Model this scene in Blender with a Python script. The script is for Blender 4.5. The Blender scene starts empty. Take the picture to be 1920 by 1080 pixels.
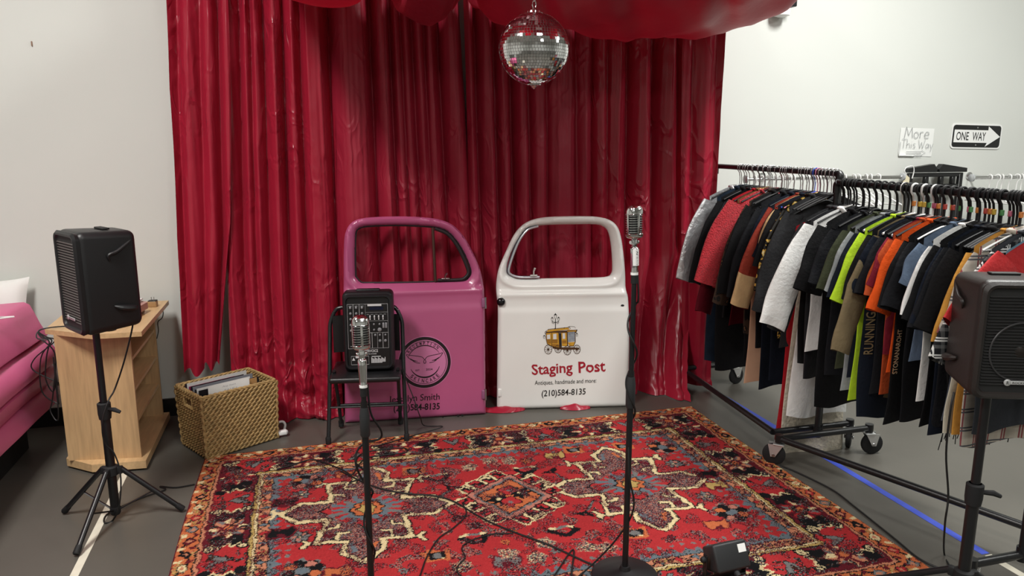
import bpy, bmesh, math, random
import numpy as np
from mathutils import Vector, Matrix, Euler, noise as mnoise
from mathutils.geometry import delaunay_2d_cdt
random.seed(7); rng = np.random.default_rng(7)
PI = math.pi
S = bpy.context.scene
COL = S.collection

# ------------------------------------------------------------------ camera
# room frame: back wall is the plane y = 4.75, x runs along it to the right
CAM_H = 1.65; F = 1400.0; YAW = math.radians(15.5); PITCH = math.atan(275 / F)
cd = bpy.data.cameras.new('camera'); cam = bpy.data.objects.new('camera', cd); COL.objects.link(cam)
cam.location = (0, 0, CAM_H); cam.rotation_euler = (PI/2 - PITCH, 0, -YAW)
cd.sensor_width = 36; cd.lens = F / 1920 * 36; cd.clip_start = .05
S.camera = cam

# ------------------------------------------------------------------ light
w = bpy.data.worlds.new('world'); S.world = w; w.use_nodes = True
w.node_tree.nodes['Background'].inputs[0].default_value = (.95, .97, 1, 1)
w.node_tree.nodes['Background'].inputs[1].default_value = .25
S.view_settings.view_transform = 'Standard'; S.view_settings.look = 'None'
S.view_settings.exposure = 0.73; S.view_settings.gamma = 1; S.view_settings.use_curve_mapping = False
CEIL = 4.0
LIGHTS = [(-1.5, 1.9, 104), (1.2, .2, 36), (3.4, 2.5, 112), (-1.6, -2.2, 30), (1.6, -2.4, 30), (5.4, 1.2, 48)]
for lx, ly, pw in LIGHTS:
    ld = bpy.data.lights.new('ceiling_panel_light', 'AREA'); ld.shape = 'RECTANGLE'; ld.size = .6; ld.size_y = 1.2
    ld.energy = pw; ld.color = (1, .965, .92) if lx < 0 else (.985, 1, .965)
    lo = bpy.data.objects.new('ceiling_panel_light', ld); COL.objects.link(lo); lo.location = (lx, ly, CEIL - .07)

# ------------------------------------------------------------------ helpers
def lin(h):
    if isinstance(h, str):
        h = h.lstrip('#'); h = [int(h[i:i+2], 16) / 255 for i in (0, 2, 4)]
    return tuple(c / 12.92 if c <= .04045 else ((c + .055) / 1.055) ** 2.4 for c in h)

def _ray(px, py):
    a = (px - 960) / F; b = -(py - 540) / F
    x, y, z = a, math.cos(PITCH) + b * math.sin(PITCH), -math.sin(PITCH) + b * math.cos(PITCH)
    c, s = math.cos(YAW), math.sin(YAW)
    return Vector((x * c + y * s, -x * s + y * c, z))
def at(px, py, Y):                       # point of the photo's sight line on the plane y = Y (surveying aid)
    r = _ray(px, py); t = Y / r.y
    return Vector((r.x * t, Y, CAM_H + r.z * t))
def fl(px, py, z=0):                     # ... on the horizontal plane z
    r = _ray(px, py); t = (z - CAM_H) / r.z
    return Vector((r.x * t, r.y * t, z))
def onp(px, py, M):                      # ... on the local plane y = 0 of matrix M -> local x, z
    r = _ray(px, py); n = M.to_3x3() @ Vector((0, 1, 0)); o = Vector((0, 0, CAM_H))
    t = (M.translation - o).dot(n) / r.dot(n)
    q = M.inverted() @ (o + r * t)
    return q.x, q.z

MATS = {}
def mat(name, col, rough=.5, metal=0, spec=.5, var=.0, vscale=20, bump=0, bscale=200, sheen=0, coat=0, trans=0, alpha=1, stretch=None, emit=None):
    if name in MATS: return MATS[name]
    m = bpy.data.materials.new(name); m.use_nodes = True; MATS[name] = m
    nt = m.node_tree; N = nt.nodes; L = nt.links; b = N['Principled BSDF']
    c = lin(col)
    b.inputs['Base Color'].default_value = (*c, 1); b.inputs['Roughness'].default_value = rough
    b.inputs['Metallic'].default_value = metal; b.inputs['Specular IOR Level'].default_value = spec
    b.inputs['Sheen Weight'].default_value = sheen; b.inputs['Coat Weight'].default_value = coat
    b.inputs['Coat Roughness'].default_value = .12
    tc = N.new('ShaderNodeTexCoord'); mp = N.new('ShaderNodeMapping'); L.new(tc.outputs['Object'], mp.inputs[0])
    if stretch: mp.inputs['Scale'].default_value = stretch
    if var:
        n = N.new('ShaderNodeTexNoise'); n.inputs['Scale'].default_value = vscale; n.inputs['Detail'].default_value = 5
        L.new(mp.outputs[0], n.inputs[0])
        r = N.new('ShaderNodeValToRGB'); r.color_ramp.elements[0].position = .3; r.color_ramp.elements[1].position = .7
        r.color_ramp.elements[0].color = (*[x * (1 - var) for x in c], 1)
        r.color_ramp.elements[1].color = (*[min(1, x * (1 + var)) for x in c], 1)
        L.new(n.outputs[0], r.inputs[0]); L.new(r.outputs[0], b.inputs['Base Color'])
    if bump:
        n = N.new('ShaderNodeTexNoise'); n.inputs['Scale'].default_value = bscale; n.inputs['Detail'].default_value = 4
        L.new(mp.outputs[0], n.inputs[0])
        bn = N.new('ShaderNodeBump'); bn.inputs['Strength'].default_value = bump; bn.inputs['Distance'].default_value = .01
        L.new(n.outputs[0], bn.inputs['Height']); L.new(bn.outputs[0], b.inputs['Normal'])
    return m

class MB:                                 # collects geometry for ONE mesh object
    def __init__(s): s.v = []; s.f = []
    def add(s, vs, fs, fn=None):
        o = len(s.v)
        s.v += [tuple(fn(*p)) if fn else tuple(p) for p in vs]; s.f += [tuple(i + o for i in f) for f in fs]
        return s
    def box(s, c, d, rot=None):
        x, y, z = [k / 2 for k in d]
        vs = [Vector((i*x, j*y, k*z)) for i in (-1, 1) for j in (-1, 1) for k in (-1, 1)]
        if rot is not None: R = Euler(rot).to_matrix(); vs = [R @ q for q in vs]
        vs = [q + Vector(c) for q in vs]
        return s.add(vs, [(0,1,3,2), (4,6,7,5), (0,4,5,1), (2,3,7,6), (0,2,6,4), (1,5,7,3)])
    def rbox(s, c, d, r=.01, seg=3, rot=None, taper=None):
        bm = bmesh.new(); bmesh.ops.create_cube(bm, size=1)
        for q in bm.verts:
            q.co = Vector((q.co.x * d[0], q.co.y * d[1], q.co.z * d[2]))
            if taper: q.co = Vector(taper(q.co))
        bmesh.ops.bevel(bm, geom=bm.edges[:], offset=r, segments=seg, profile=.5, affect='EDGES')
        R = Euler(rot).to_matrix() if rot is not None else Matrix.Identity(3)
        bm.verts.index_update()
        s.add([R @ q.co + Vector(c) for q in bm.verts], [[q.index for q in f.verts] for f in bm.faces]); bm.free()
        return s
    def tube(s, path, r, n=8, closed=False, cap=True, flat=None):
        P = [Vector(p) for p in path]; m = len(P); rs = r if isinstance(r, (list, tuple)) else [r] * m
        o = len(s.v); up = Vector((0, 0, 1)); prev = None
        for i in range(m):
            if closed: t = P[(i+1) % m] - P[i-1]
            else: t = P[min(i+1, m-1)] - P[max(i-1, 0)]
            if t.length < 1e-9: t = Vector((0, 0, 1))
            t.normalize()
            if prev is None:
                a = t.cross(up)
                if a.length < .05: a = t.cross(Vector((0, 1, 0)))
            else: a = prev - t * prev.dot(t)
            if a.length < 1e-6: a = t.orthogonal()
            a.normalize(); prev = a; b = t.cross(a)
            for k in range(n):
                g = 2 * PI * k / n
                s.v.append(tuple(P[i] + a * math.cos(g) * rs[i] + b * math.sin(g) * rs[i] * (flat or 1)))
        for i in range(m if closed else m - 1):
            j = (i + 1) % m
            for k in range(n):
                l = (k + 1) % n
                s.f.append((o + i*n + k, o + i*n + l, o + j*n + l, o + j*n + k))
        if cap and not closed:
            s.f.append(tuple(o + k for k in range(n))[::-1]); s.f.append(tuple(o + (m-1)*n + k for k in range(n)))
        return s
    def lathe(s, prof, c=(0, 0, 0), n=24, M=None, sx=1, sy=1):
        o = len(s.v); M = M or Matrix.Identity(3); c = Vector(c)
        for r, z in prof:
            for k in range(n):
                g = 2 * PI * k / n
                s.v.append(tuple(c + M @ Vector((r * math.cos(g) * sx, r * math.sin(g) * sy, z))))
        for i in range(len(prof) - 1):
            for k in range(n):
                l = (k + 1) % n
                s.f.append((o + i*n + k, o + i*n + l, o + (i+1)*n + l, o + (i+1)*n + k))
        s.f.append(tuple(o + k for k in range(n))[::-1]); s.f.append(tuple(o + (len(prof)-1)*n + k for k in range(n)))
        return s
    def prism(s, pts, y0, y1, fn=None):   # polygon in x,z extruded along y
        n = len(pts); vs = [(x, y0, z) for x, z in pts] + [(x, y1, z) for x, z in pts]
        fs = [tuple(range(n)), tuple(range(2*n - 1, n - 1, -1))] + [(i, i + n, (i+1) % n + n, (i+1) % n) for i in range(n)]
        return s.add(vs, fs, fn)
    def ribbon(s, pts, wd, y=0, fn=None, closed=False, z1=None):   # painted line in x,z at depth y
        P = [Vector((p[0], p[1])) for p in pts]; m = len(P); ws = wd if isinstance(wd, (list, tuple)) else [wd] * m
        vs = []
        for i in range(m):
            t = (P[(i+1) % m] - P[i-1]) if closed else (P[min(i+1, m-1)] - P[max(i-1, 0)])
            t.normalize(); q = Vector((-t.y, t.x)) * ws[i] / 2
            vs += [(P[i].x + q.x, y, P[i].y + q.y), (P[i].x - q.x, y, P[i].y - q.y)]
        fs = [(2*i, 2*i+1, (2*i+3) % (2*m), (2*i+2) % (2*m)) for i in range(m if closed else m - 1)]
        return s.add(vs, fs, fn)
    def build(s, name, m=None, parent=None, smooth=True, world=False, angle=40):
        me = bpy.data.meshes.new(name)
        vs = s.v
        if world and parent is not None:
            I = Mx(parent).inverted(); vs = [tuple(I @ Vector(p)) for p in vs]
        me.from_pydata(vs, [], s.f); me.validate(); me.update()
        if smooth:
            me.polygons.foreach_set('use_smooth', [True] * len(me.polygons))
            try: me.set_sharp_from_angle(angle=math.radians(angle))
            except Exception: pass
        if m: me.materials.append(m)
        o = bpy.data.objects.new(name, me); COL.objects.link(o)
        if parent is not None: o.parent = parent
        return o

def Mx(o):
    M = Matrix.LocRotScale(o.location, o.rotation_euler, o.scale)
    return Mx(o.parent) @ M if o.parent else M
def tag(o, label=None, cat=None, group=None, kind=None):
    if label: o['label'] = label
    if cat: o['category'] = cat
    if group: o['group'] = group
    if kind: o['kind'] = kind
    return o
def thing(name, label, cat, loc=(0, 0, 0), rot=(0, 0, 0), group=None):
    o = bpy.data.objects.new(name, None); COL.objects.link(o); o.empty_display_size = .05
    o.location = loc; o.rotation_euler = rot if isinstance(rot, (tuple, list)) else (0, 0, rot)
    return tag(o, label, cat, group)
def dup(o, parent=None):
    c = o.copy(); COL.objects.link(c)
    if parent is not None: c.parent = parent
    for ch in [k for k in COL.objects if k.parent == o]: dup(ch, c)
    return c
KIDS = {}
def smooth_path(pts, n=8):                # Catmull-Rom
    P = [Vector(p) for p in pts]; P = [P[0] * 2 - P[1]] + P + [P[-1] * 2 - P[-2]]; out = []
    for i in range(1, len(P) - 2):
        for k in range(n):
            t = k / n; a, b, c, d = P[i-1:i+3]
            out.append(.5 * ((2*b) + (c - a) * t + (2*a - 5*b + 4*c - d) * t*t + (3*b - a - 3*c + d) * t**3))
    out.append(P[-2]); return out
def text(st, size=.1, offset=0, shear=0, spacing=1):   # built-in font -> flat polygons, left-bottom at 0,0
    cu = bpy.data.curves.new('lettering', 'FONT'); cu.body = st; cu.size = size; cu.offset = offset; cu.shear = shear
    cu.space_character = spacing; cu.resolution_u = 3
    ob = bpy.data.objects.new('lettering', cu); COL.objects.link(ob)
    dg = bpy.context.evaluated_depsgraph_get(); me = bpy.data.meshes.new_from_object(ob.evaluated_get(dg))
    vs = [tuple(q.co) for q in me.vertices]; fs = [tuple(p.vertices) for p in me.polygons]
    bpy.data.objects.remove(ob); bpy.data.curves.remove(cu); bpy.data.meshes.remove(me)
    return vs, fs
def put_text(mb, st, x, z, wd, ht, y=0, offset=0, shear=0, rot=0, jit=0, fn=None):
    """fit the words into a box wd x ht whose lower left is x,z (plane y)"""
    vs, fs = text(st, 1, offset, shear)
    if not vs: return
    x0 = min(q[0] for q in vs); x1 = max(q[0] for q in vs); y0 = min(q[1] for q in vs); y1 = max(q[1] for q in vs)
    kx = wd / (x1 - x0); kz = ht / (y1 - y0); c, s_ = math.cos(rot), math.sin(rot)
    def f(a, b, _):
        u = (a - x0) * kx; v = (b - y0) * kz
        if jit: v += jit * math.sin(u * 37 / max(wd, .01) + 1.3)
        p = (x + u * c - v * s_, y, z + u * s_ + v * c)
        return fn(*p) if fn else p
    mb.add(vs, fs, f)

# ------------------------------------------------------------------ common materials
BLK = mat('black_plastic', '#17171a', .42, spec=.4, bump=.05, bscale=400)
BLKM = mat('black_powder_coat', '#141416', .35, spec=.5)
RUB = mat('black_rubber', '#101012', .7)
CHROME = mat('chrome', '#d8d8d8', .12, 1)
STEEL = mat('brushed_steel', '#b9b9bb', .3, 1)
WHT = mat('white_plastic', '#ececea', .4)
PAPER = mat('paper', '#e9e9e6', .8, var=.02, vscale=30)
INK = mat('black_ink', '#111111', .6)
CABLE = mat('cable_rubber', '#0d0d0e', .55)

# ------------------------------------------------------------------ setting
WY = 4.75
def slab(name, c, d, m):
    return tag(MB().box(c, d).build(name, m, smooth=False), kind='structure')
def floor_mat():
    m = mat('floor_vinyl', '#57544e', .38, spec=.45, var=.16, vscale=1.1, bump=.02, bscale=30)
    return m
WALLM = mat('painted_wall', '#d0d2cd', .6, spec=.3, var=.015, vscale=1.2, bump=.02, bscale=60)
slab('floor', (1.5, -.3, -.05), (13, 10.4, .1), floor_mat())
slab('wall_back', (1.5, WY + .06, 2), (13, .12, 4.1), WALLM)
slab('wall_left', (-5.06, -.3, 2), (.12, 10.4, 4.1), WALLM)
slab('wall_right', (8.06, -.3, 2), (.12, 10.4, 4.1), WALLM)
slab('wall_front', (1.5, -5.56, 2), (13, .12, 4.1), WALLM)
slab('ceiling', (1.5, -.3, CEIL + .05), (13, 10.4, .1), mat('ceiling_paint', '#d8d7d3', .8))
slab('baseboard_back', (1.5, WY - .008, .055), (13, .016, .11), mat('baseboard_vinyl', '#141414', .4))
for lx, ly, pw in LIGHTS:
    t = thing('ceiling_light', 'flat rectangular ceiling light fixture above the stage area', 'ceiling light', (lx, ly, CEIL), group='ceiling lights')
    MB().box((0, 0, -.025), (.66, 1.26, .05)).build('housing', WHT, t, smooth=False)

# floor tapes
def tape(path, wd, m, label):
    mb = MB(); P = [Vector(p) for p in path]
    for i in range(len(P) - 1):
        d = (P[i+1] - P[i]).normalized(); q = Vector((-d.y, d.x, 0)) * wd / 2
        a = [P[i] + q, P[i] - q, P[i+1] - q, P[i+1] + q]
        mb.add([(k.x, k.y, .0003) for k in a] + [(k.x, k.y, .0012) for k in a], [(4,5,6,7), (0,1,5,4), (1,2,6,5), (2,3,7,6), (3,0,4,7)])
    tag(mb.build('floor_tape', m, smooth=False), label, 'tape')
tape([(-.945, 3.93, 0), (-.905, .9, 0)], .032, mat('cream_tape', '#d6d1c0', .6, var=.06), 'cream tape strip on the dark floor under left tripod')
tape([(2.600, 4.30, 0), (2.602, 2.16, 0)], .038, mat('blue_tape', '#3f55c8', .6, var=.08), 'blue tape strip on the floor below the clothes racks')
tape([(2.604, 2.15, 0), (2.63, .9, 0)], .034, MATS['cream_tape'], 'cream tape strip continuing the blue tape beside right tripod')
# ------------------------------------------------------------------ rug (pattern knotted per vertex colour)
RX, RY, RW, RH = -.58, 2.10, 2.87, 1.92
def build_rug():
    st = .0036; nx = int(RW / st); ny = int(RH / st)
    U0, V0 = np.meshgrid((np.arange(nx) + .5) * RW / nx, (np.arange(ny) + .5) * RH / ny)
    def nz(cell):                                        # blocky random field
        k = rng.random((ny // cell + 2, nx // cell + 2)); return np.kron(k, np.ones((cell, cell)))[:ny, :nx]
    def sn(cell):                                        # smooth random field
        k = rng.random((ny // cell + 3, nx // cell + 3)); yi = np.arange(ny) / cell; xi = np.arange(nx) / cell
        a = yi.astype(int); b = xi.astype(int); fy = (yi - a)[:, None]; fx = (xi - b)[None, :]
        return (k[a][:, b] * (1-fy) * (1-fx) + k[a+1][:, b] * fy * (1-fx) + k[a][:, b+1] * (1-fy) * fx + k[a+1][:, b+1] * fy * fx)
    U = U0 + (nz(1) - .5) * .008 + (sn(6) - .5) * .016; V = V0 + (nz(1) - .5) * .007 + (sn(6) - .5) * .016
    C = {k: np.array(lin(v)) for k, v in dict(red='#9d2b2e', ora='#b0603c', cre='#c8b68c', bla='#141416', mar='#571821', pin='#a86c5e',
         blu='#5c666d', gry='#686766', yel='#a88e55', sal='#b07459', brn='#4a2a1d', pur='#4d2a31').items()}
    img = np.zeros((ny, nx, 3)); img[:] = C['ora']
    def P(mask, c): img[mask] = C[c]
    def tri(x): return 2 * np.abs(x - np.floor(x + .5))  # 0..1 triangle wave
    def mix(mask, cs, cell=2):
        r = (nz(cell) * .6 + nz(1) * .4); r = (r - r.min()) / (r.max() - r.min()); k = np.minimum((r * len(cs)).astype(int), len(cs) - 1)
        for i, c in enumerate(cs): P(mask & (k == i), c)
    D = np.minimum(np.minimum(U, RW - U), np.minimum(V, RH - V))
    side = np.minimum(U, RW - U) < np.minimum(V, RH - V)
    Sx = np.where(side, V - RH / 2, U - RW / 2)
    # outer guard
    per = .105; f = (Sx / per) % 1 - .5; ix = np.floor(Sx / per).astype(int)
    vine = np.abs(D - .048 - .026 * (tri(Sx / per * .5) * 2 - 1)) < .006
    P(D < .5, 'ora'); mix((D < .09) & (sn(9) > .6), ['sal', 'ora', 'yel', 'brn'])
    P(vine & (D < .09), 'bla')
    dm = np.abs(f * per) / .030 + np.abs(D - .05) / .026
    for i, c in enumerate(['mar', 'gry', 'red', 'cre', 'bla']):
        P((D < .09) & (dm < 1) & (ix % 5 == i), c)
    P((D < .09) & (dm < .45), 'sal'); P((D < .09) & (dm > .92) & (dm < 1.15), 'bla')
    P((D < .09) & (np.abs(np.abs(f) - .5) < .1) & (np.abs(D - .025) < .012), 'cre'); P((D < .09) & (np.abs(np.abs(f) - .5) < .1) & (np.abs(D - .07) < .012), 'mar')
    P(D < .010, 'mar')
    P((D > .086) & (D < .093), 'bla'); P((D > .093) & (D < .103), 'sal'); P((D > .103) & (D < .110), 'mar')
    # main border
    mb_ = (D > .110) & (D < .290); P(mb_, 'bla'); q = D - .200; per = .52; ph = (Sx / per + .25) % 1 * per - per / 2; ix = np.floor(Sx / per + .25).astype(int)
    # flower panel centred on ph=0 ; serrated red panel centred on ph=+-per/2
    a = np.abs(ph); redp = (a > .145 + .030 * tri(q / .055)) & mb_; P((a > .130 + .030 * tri(q / .055)) & mb_, 'cre'); P(redp, 'red')
    P(mb_ & (np.abs(np.abs(q) - .08) < .012) & (a < .15), 'mar')
    hq = np.hypot(np.abs(ph) - .165, np.abs(q) - .066); hk = (np.abs(hq - .012) < .0055) & mb_ & (np.sin(np.arctan2(np.abs(q) - .066, ph) * 1.0 + ix * 1.7) > -.5); P((hq < .026) & mb_, 'bla'); P(hk, 'cre')
    bw = per / 2 - a; sg = np.where(ph > 0, 1, -1)
    bar = (np.abs(bw * sg - q * .55 * np.where(ix % 2 == 0, 1, -1)) < .013) & (np.abs(q) < .06) & mb_; P((np.abs(bw * sg - q * .55 * np.where(ix % 2 == 0, 1, -1)) < .019) & (np.abs(q) < .066) & mb_, 'bla'); P(bar, 'gry')
    ro = np.hypot(ph, q); th = np.arctan2(q, ph)
    fl_ = mb_ & (ro < .072 + .014 * np.cos(8 * th)); P(mb_ & (ro < .082 + .014 * np.cos(8 * th)), 'mar')
    P(fl_ & (ix % 2 == 0), 'sal'); P(fl_ & (ix % 2 == 1), 'red'); P(fl_ & (ro < .06) & (np.cos(8 * th) < -.2), 'mar'); P(fl_ & (ro > .042) & (np.cos(4 * th + .6) > .72), 'cre')
    P(fl_ & (ro > .05) & (np.cos(4 * th + 2.2) > .75), 'gry'); P(mb_ & (ro < .034), 'mar'); P(mb_ & (ro < .020), 'ora')
    mix(mb_ & (sn(7) > .64) & (nz(2) > .30), ['mar', 'gry', 'bla', 'bla', 'brn', 'bla'])
    # yellow stripes and inner guard
    P((D > .286) & (D < .293), 'bla'); P((D > .293) & (D < .303), 'yel'); P((D > .303) & (D < .307), 'brn'); P((D > .307) & (D < .316), 'cre'); P((D > .316) & (D < .321), 'bla')
    g = (D > .321) & (D < .368); P(g, 'sal'); per = .078; f = ((Sx / per) % 1 - .5) * per; ix = np.floor(Sx / per).astype(int)
    z = np.abs(D - .345 - .018 * (tri(Sx / per) * 2 - 1)) < .005; P(g & z, 'bla'); dm = np.abs(f) / .014 + np.abs(D - .345) / .02
    P(g & (dm < 1.3), 'bla'); P(g & (dm < 1) & (ix % 2 == 0), 'red'); P(g & (dm < 1) & (ix % 2 == 1), 'blu'); mix(g & (sn(8) > .68), ['sal', 'bla', 'mar', 'yel'])
    P((D > .366) & (D < .373), 'bla')
    # blue edge with teeth, red field
    fld = D > .371; P(fld, 'blu'); mix(fld & (sn(5) > .5) & (nz(1) > .4), ['gry', 'blu', 'bla', 'gry'])
    P(D > .385 + .035 * tri(Sx / .05) + .012 * (sn(5) - .5), 'red')
    bl = (D > .39) & (D < .47) & (np.hypot(((Sx / .05) % 1 - .5) * .05, D - .445) < .011) & (nz(2) > .2); P(bl, 'gry')
    red_f = D > .43
    # drawing helpers in rug metres
    def poly(pts, c, spk=None):
        pts = np.array(pts); x, y = pts[:, 0], pts[:, 1]; i0, i1 = np.searchsorted(V0[:, 0], [y.min() - .03, y.max() + .03]); j0, j1 = np.searchsorted(U0[0], [x.min() - .03, x.max() + .03])
        u, v = U[i0:i1, j0:j1], V[i0:i1, j0:j1]; ins = np.zeros(u.shape, bool); k = len(x) - 1
        for n in range(len(x)):
            cr = ((y[n] > v) != (y[k] > v)); ins ^= cr & (u < (x[k] - x[n]) * (v - y[n]) / (y[k] - y[n] + 1e-12) + x[n]); k = n
        M = np.zeros((ny, nx), bool); M[i0:i1, j0:j1] = ins
        if spk: mix(M, spk, 2)
        else: P(M, c)
    def line(pts, wd, c, closed=False):
        pts = [tuple(p) for p in pts]; pts = pts + [pts[0]] if closed else pts
        for (x0, y0), (x1, y1) in zip(pts, pts[1:]):
            i0, i1 = np.searchsorted(V0[:, 0], [min(y0, y1) - wd - .02, max(y0, y1) + wd + .02]); j0, j1 = np.searchsorted(U0[0], [min(x0, x1) - wd - .02, max(x0, x1) + wd + .02])
            u, v = U[i0:i1, j0:j1], V[i0:i1, j0:j1]; dx, dy = x1 - x0, y1 - y0; t = np.clip(((u - x0) * dx + (v - y0) * dy) / (dx*dx + dy*dy + 1e-12), 0, 1)
            m = np.hypot(u - x0 - t * dx, v - y0 - t * dy) < wd / 2; img[i0:i1, j0:j1][m] = C[c]
    def disc(x, y, r, c, n=0, am=0, ph=0):
        i0, i1 = np.searchsorted(V0[:, 0], [y - r * 1.5, y + r * 1.5]); j0, j1 = np.searchsorted(U0[0], [x - r * 1.5, x + r * 1.5])
        u, v = U[i0:i1, j0:j1] - x, V[i0:i1, j0:j1] - y; rr = r * (1 + am * np.cos(n * np.arctan2(v, u) + ph)) if n else r
        img[i0:i1, j0:j1][np.hypot(u, v) < rr] = C[c]
    def rot(pts, cx, cy, a, k=1):
        c, s = math.cos(a), math.sin(a); return [(cx + k * (x * c - y * s), cy + k * (x * s + y * c)) for x, y in pts]
    def sym(qp):                                         # mirror a quarter outline four ways
        a = qp; b = [(-x, y) for x, y in qp[::-1]]; return a + b[1:] + [(-x, -y) for x, y in a][1:] + [(-x, -y) for x, y in b][1:-1]
    SPK = ['pur', 'mar', 'gry', 'pur', 'pin', 'bla', 'pur']
    for mx, my, a in ((.79, 1.10, -.14), (2.045, 1.015, -.10)):
        q = [(.385, 0), (.30, .085), (.165, .085), (.20, .275), (.075, .275), (.085, .36), (0, .445)]; o = rot(sym(q), mx, my, a)
        poly(o, 'pur', SPK)
        for sx in (1, -1):
            for sy in (1, -1):
                h = lambda pts, wd, c: line(rot([(x * sx, y * sy) for x, y in pts], mx, my, a), wd, c)
                for wd, c in ((.032, 'bla'), (.019, 'cre')):
                    h([(.20, .275), (.235, .278), (.245, .305)], wd, c); h([(.235, .278), (.25, .25)], wd, c)
                    h([(.175, .16), (.12, .155), (.115, .13)], wd * .8, c); h([(.11, .275), (.115, .21), (.07, .205)], wd * .8, c)
                h([(.14, .23), (.17, .21)], .03, 'mar'); h([(.03, .36), (.05, .30)], .02, 'ora' if sx > 0 else 'blu')
        line(o, .034, 'bla', True); line(o, .021, 'cre', True)
        for s in (1, -1):
            for t in (1, -1):
                line(rot([(s * .385, 0), (s * .405, 0), (s * .42, t * .035)], mx, my, a), .018, 'cre')
        poly(rot([(.225, 0), (0, .175), (-.225, 0), (0, -.175)], mx, my, a), 'bla'); poly(rot([(.21, 0), (.10, .10), (0, .165), (-.10, .10), (-.21, 0), (-.10, -.10), (0, -.165), (.10, -.10)], mx, my, a), 'red')
        for k in range(16):
            g = k * PI / 8; line(rot([(0, 0), (.165 * math.cos(g) * (1 if k % 2 else .85), .125 * math.sin(g) * (1 if k % 2 else .85))], mx, my, a), .024, 'blu' if k % 3 else 'gry')
        disc(mx, my, .095, 'blu', 10, .14); disc(mx, my, .075, 'bla', 8, .1); disc(mx, my, .066, 'ora', 8, .12); disc(mx, my, .045, 'bla', 6, .1); disc(mx, my, .038, 'yel', 6, .1)
    # central diamond with hooks
    cx, cy, a = 1.445, 1.045, -.28; dv = [(.19, 0), (0, .215), (-.19, 0), (0, -.215)]
    for e in range(4):
        (x0, y0), (x1, y1) = dv[e], dv[(e + 1) % 4]; nx_, ny_ = (y1 - y0), -(x1 - x0); ln = math.hypot(nx_, ny_); nx_, ny_ = nx_ / ln, ny_ / ln
        if nx_ * (x0 + x1) + ny_ * (y0 + y1) < 0: nx_, ny_ = -nx_, -ny_
        for k in range(4):
            t = (k + .5) / 4; px, py = x0 + (x1 - x0) * t, y0 + (y1 - y0) * t; tx, ty = (x1 - x0) / ln, (y1 - y0) / ln
            W = lambda pts: rot([(px + nx_ * n + tx * s, py + ny_ * n + ty * s) for n, s in pts], cx, cy, a)
            poly(W([(.0, -.036), (.10, -.036), (.10, .036), (0, .036)]), 'cre'); poly(W([(.0, -.028), (.092, -.028), (.092, .028), (0, .028)]), 'bla')
            line(W([(.02, -.012), (.02, .014), (.05, .014)]), .017, 'red'); line(W([(.055, -.016), (.08, -.014), (.08, .02)]), .013, 'cre' if k % 2 else 'red')
    for k, c, in ((1.12, 'bla'), (1.06, 'pin'), (.92, 'gry'), (.84, 'bla'), (.79, 'ora')): poly(rot(dv, cx, cy, a, k), c)
    disc(cx - .055, cy - .02, .05, 'bla', 8, .3); disc(cx + .055, cy + .015, .05, 'bla', 8, .3)
    for s in (1, -1): disc(cx + s * .01, cy + s * .058, .047, 'bla', 4, .12, 1); disc(cx + s * .01, cy + s * .058, .040, 'red', 4, .14, 1); disc(cx + s * .01, cy + s * .058, .011, 'gry')
    for s in (1, -1): disc(cx - s * .055, cy - s * .02, .010, 'cre')
    # small field motifs
    def flower(x, y, r=.045):
        disc(x, y, r, 'bla', 8, .18); disc(x, y, r * .84, 'gry', 8, .2)
        for k in range(8): line([(x, y), (x + r * .95 * math.cos(k * PI/4 + .39), y + r * .95 * math.sin(k * PI/4 + .39))], .005, 'bla')
        for k in (1, 4, 6): disc(x + r * .55 * math.cos(k * PI/4), y + r * .55 * math.sin(k * PI/4), r * .22, 'pin')
        disc(x, y, r * .16, 'cre')
    def rosette(x, y, r=.09):
        disc(x, y, r, 'gry', 8, .16)
        for k in range(8):
            g = k * PI / 4 + .2; c = ['bla', 'pin', 'bla', 'ora'][k % 4]; disc(x + r * .68 * math.cos(g), y + r * .68 * math.sin(g), r * .34, 'bla'); disc(x + r * .68 * math.cos(g), y + r * .68 * math.sin(g), r * .26, c)
        disc(x, y, r * .3, 'blu')
    def dog(x, y, k=1, c='ora', a=0):
        q = rot([(-.06, -.02), (-.05, .035), (-.03, .02), (0, .022), (.03, .02), (.05, .045), (.06, .0), (.045, -.045), (.025, -.045), (.02, -.02), (-.02, -.02), (-.025, -.05), (-.05, -.05)], x, y, a, k)
        poly(rot([(p[0] * 1.18, p[1] * 1.2) for p in [(-.06, -.02), (-.05, .035), (0, .022), (.05, .045), (.06, 0), (.045, -.045), (-.05, -.05)]], x, y, a, k), 'mar'); poly(q, c)
    def hexa(x, y, k=1):
        o = [(-.05, .03), (.05, .03), (.062, 0), (.02, -.045), (-.02, -.045), (-.062, 0)]; poly(rot(o, x, y, 0, k * 1.15), 'bla'); poly(rot(o, x, y, 0, k * .55), 'red'); line([(x - .05 * k, y + .025 * k), (x + .05 * k, y + .025 * k)], .018 * k, 'cre'); line([(x - .02 * k, y + .025 * k), (x + .02 * k, y + .025 * k)], .018 * k, 'gry')
    def axe(x, y, a=0, k=1):
        poly(rot([(-.07, -.02), (.07, -.02), (0, .04)], x, y, a, k), 'bla'); disc(x, y - .004, .009 * k, 'red'); line(rot([(0, .04), (.03, .17)], x, y, a, k), .020 * k, 'bla'); line(rot([(.005, .05), (.028, .16)], x, y, a, k), .008 * k, 'gry')
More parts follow.
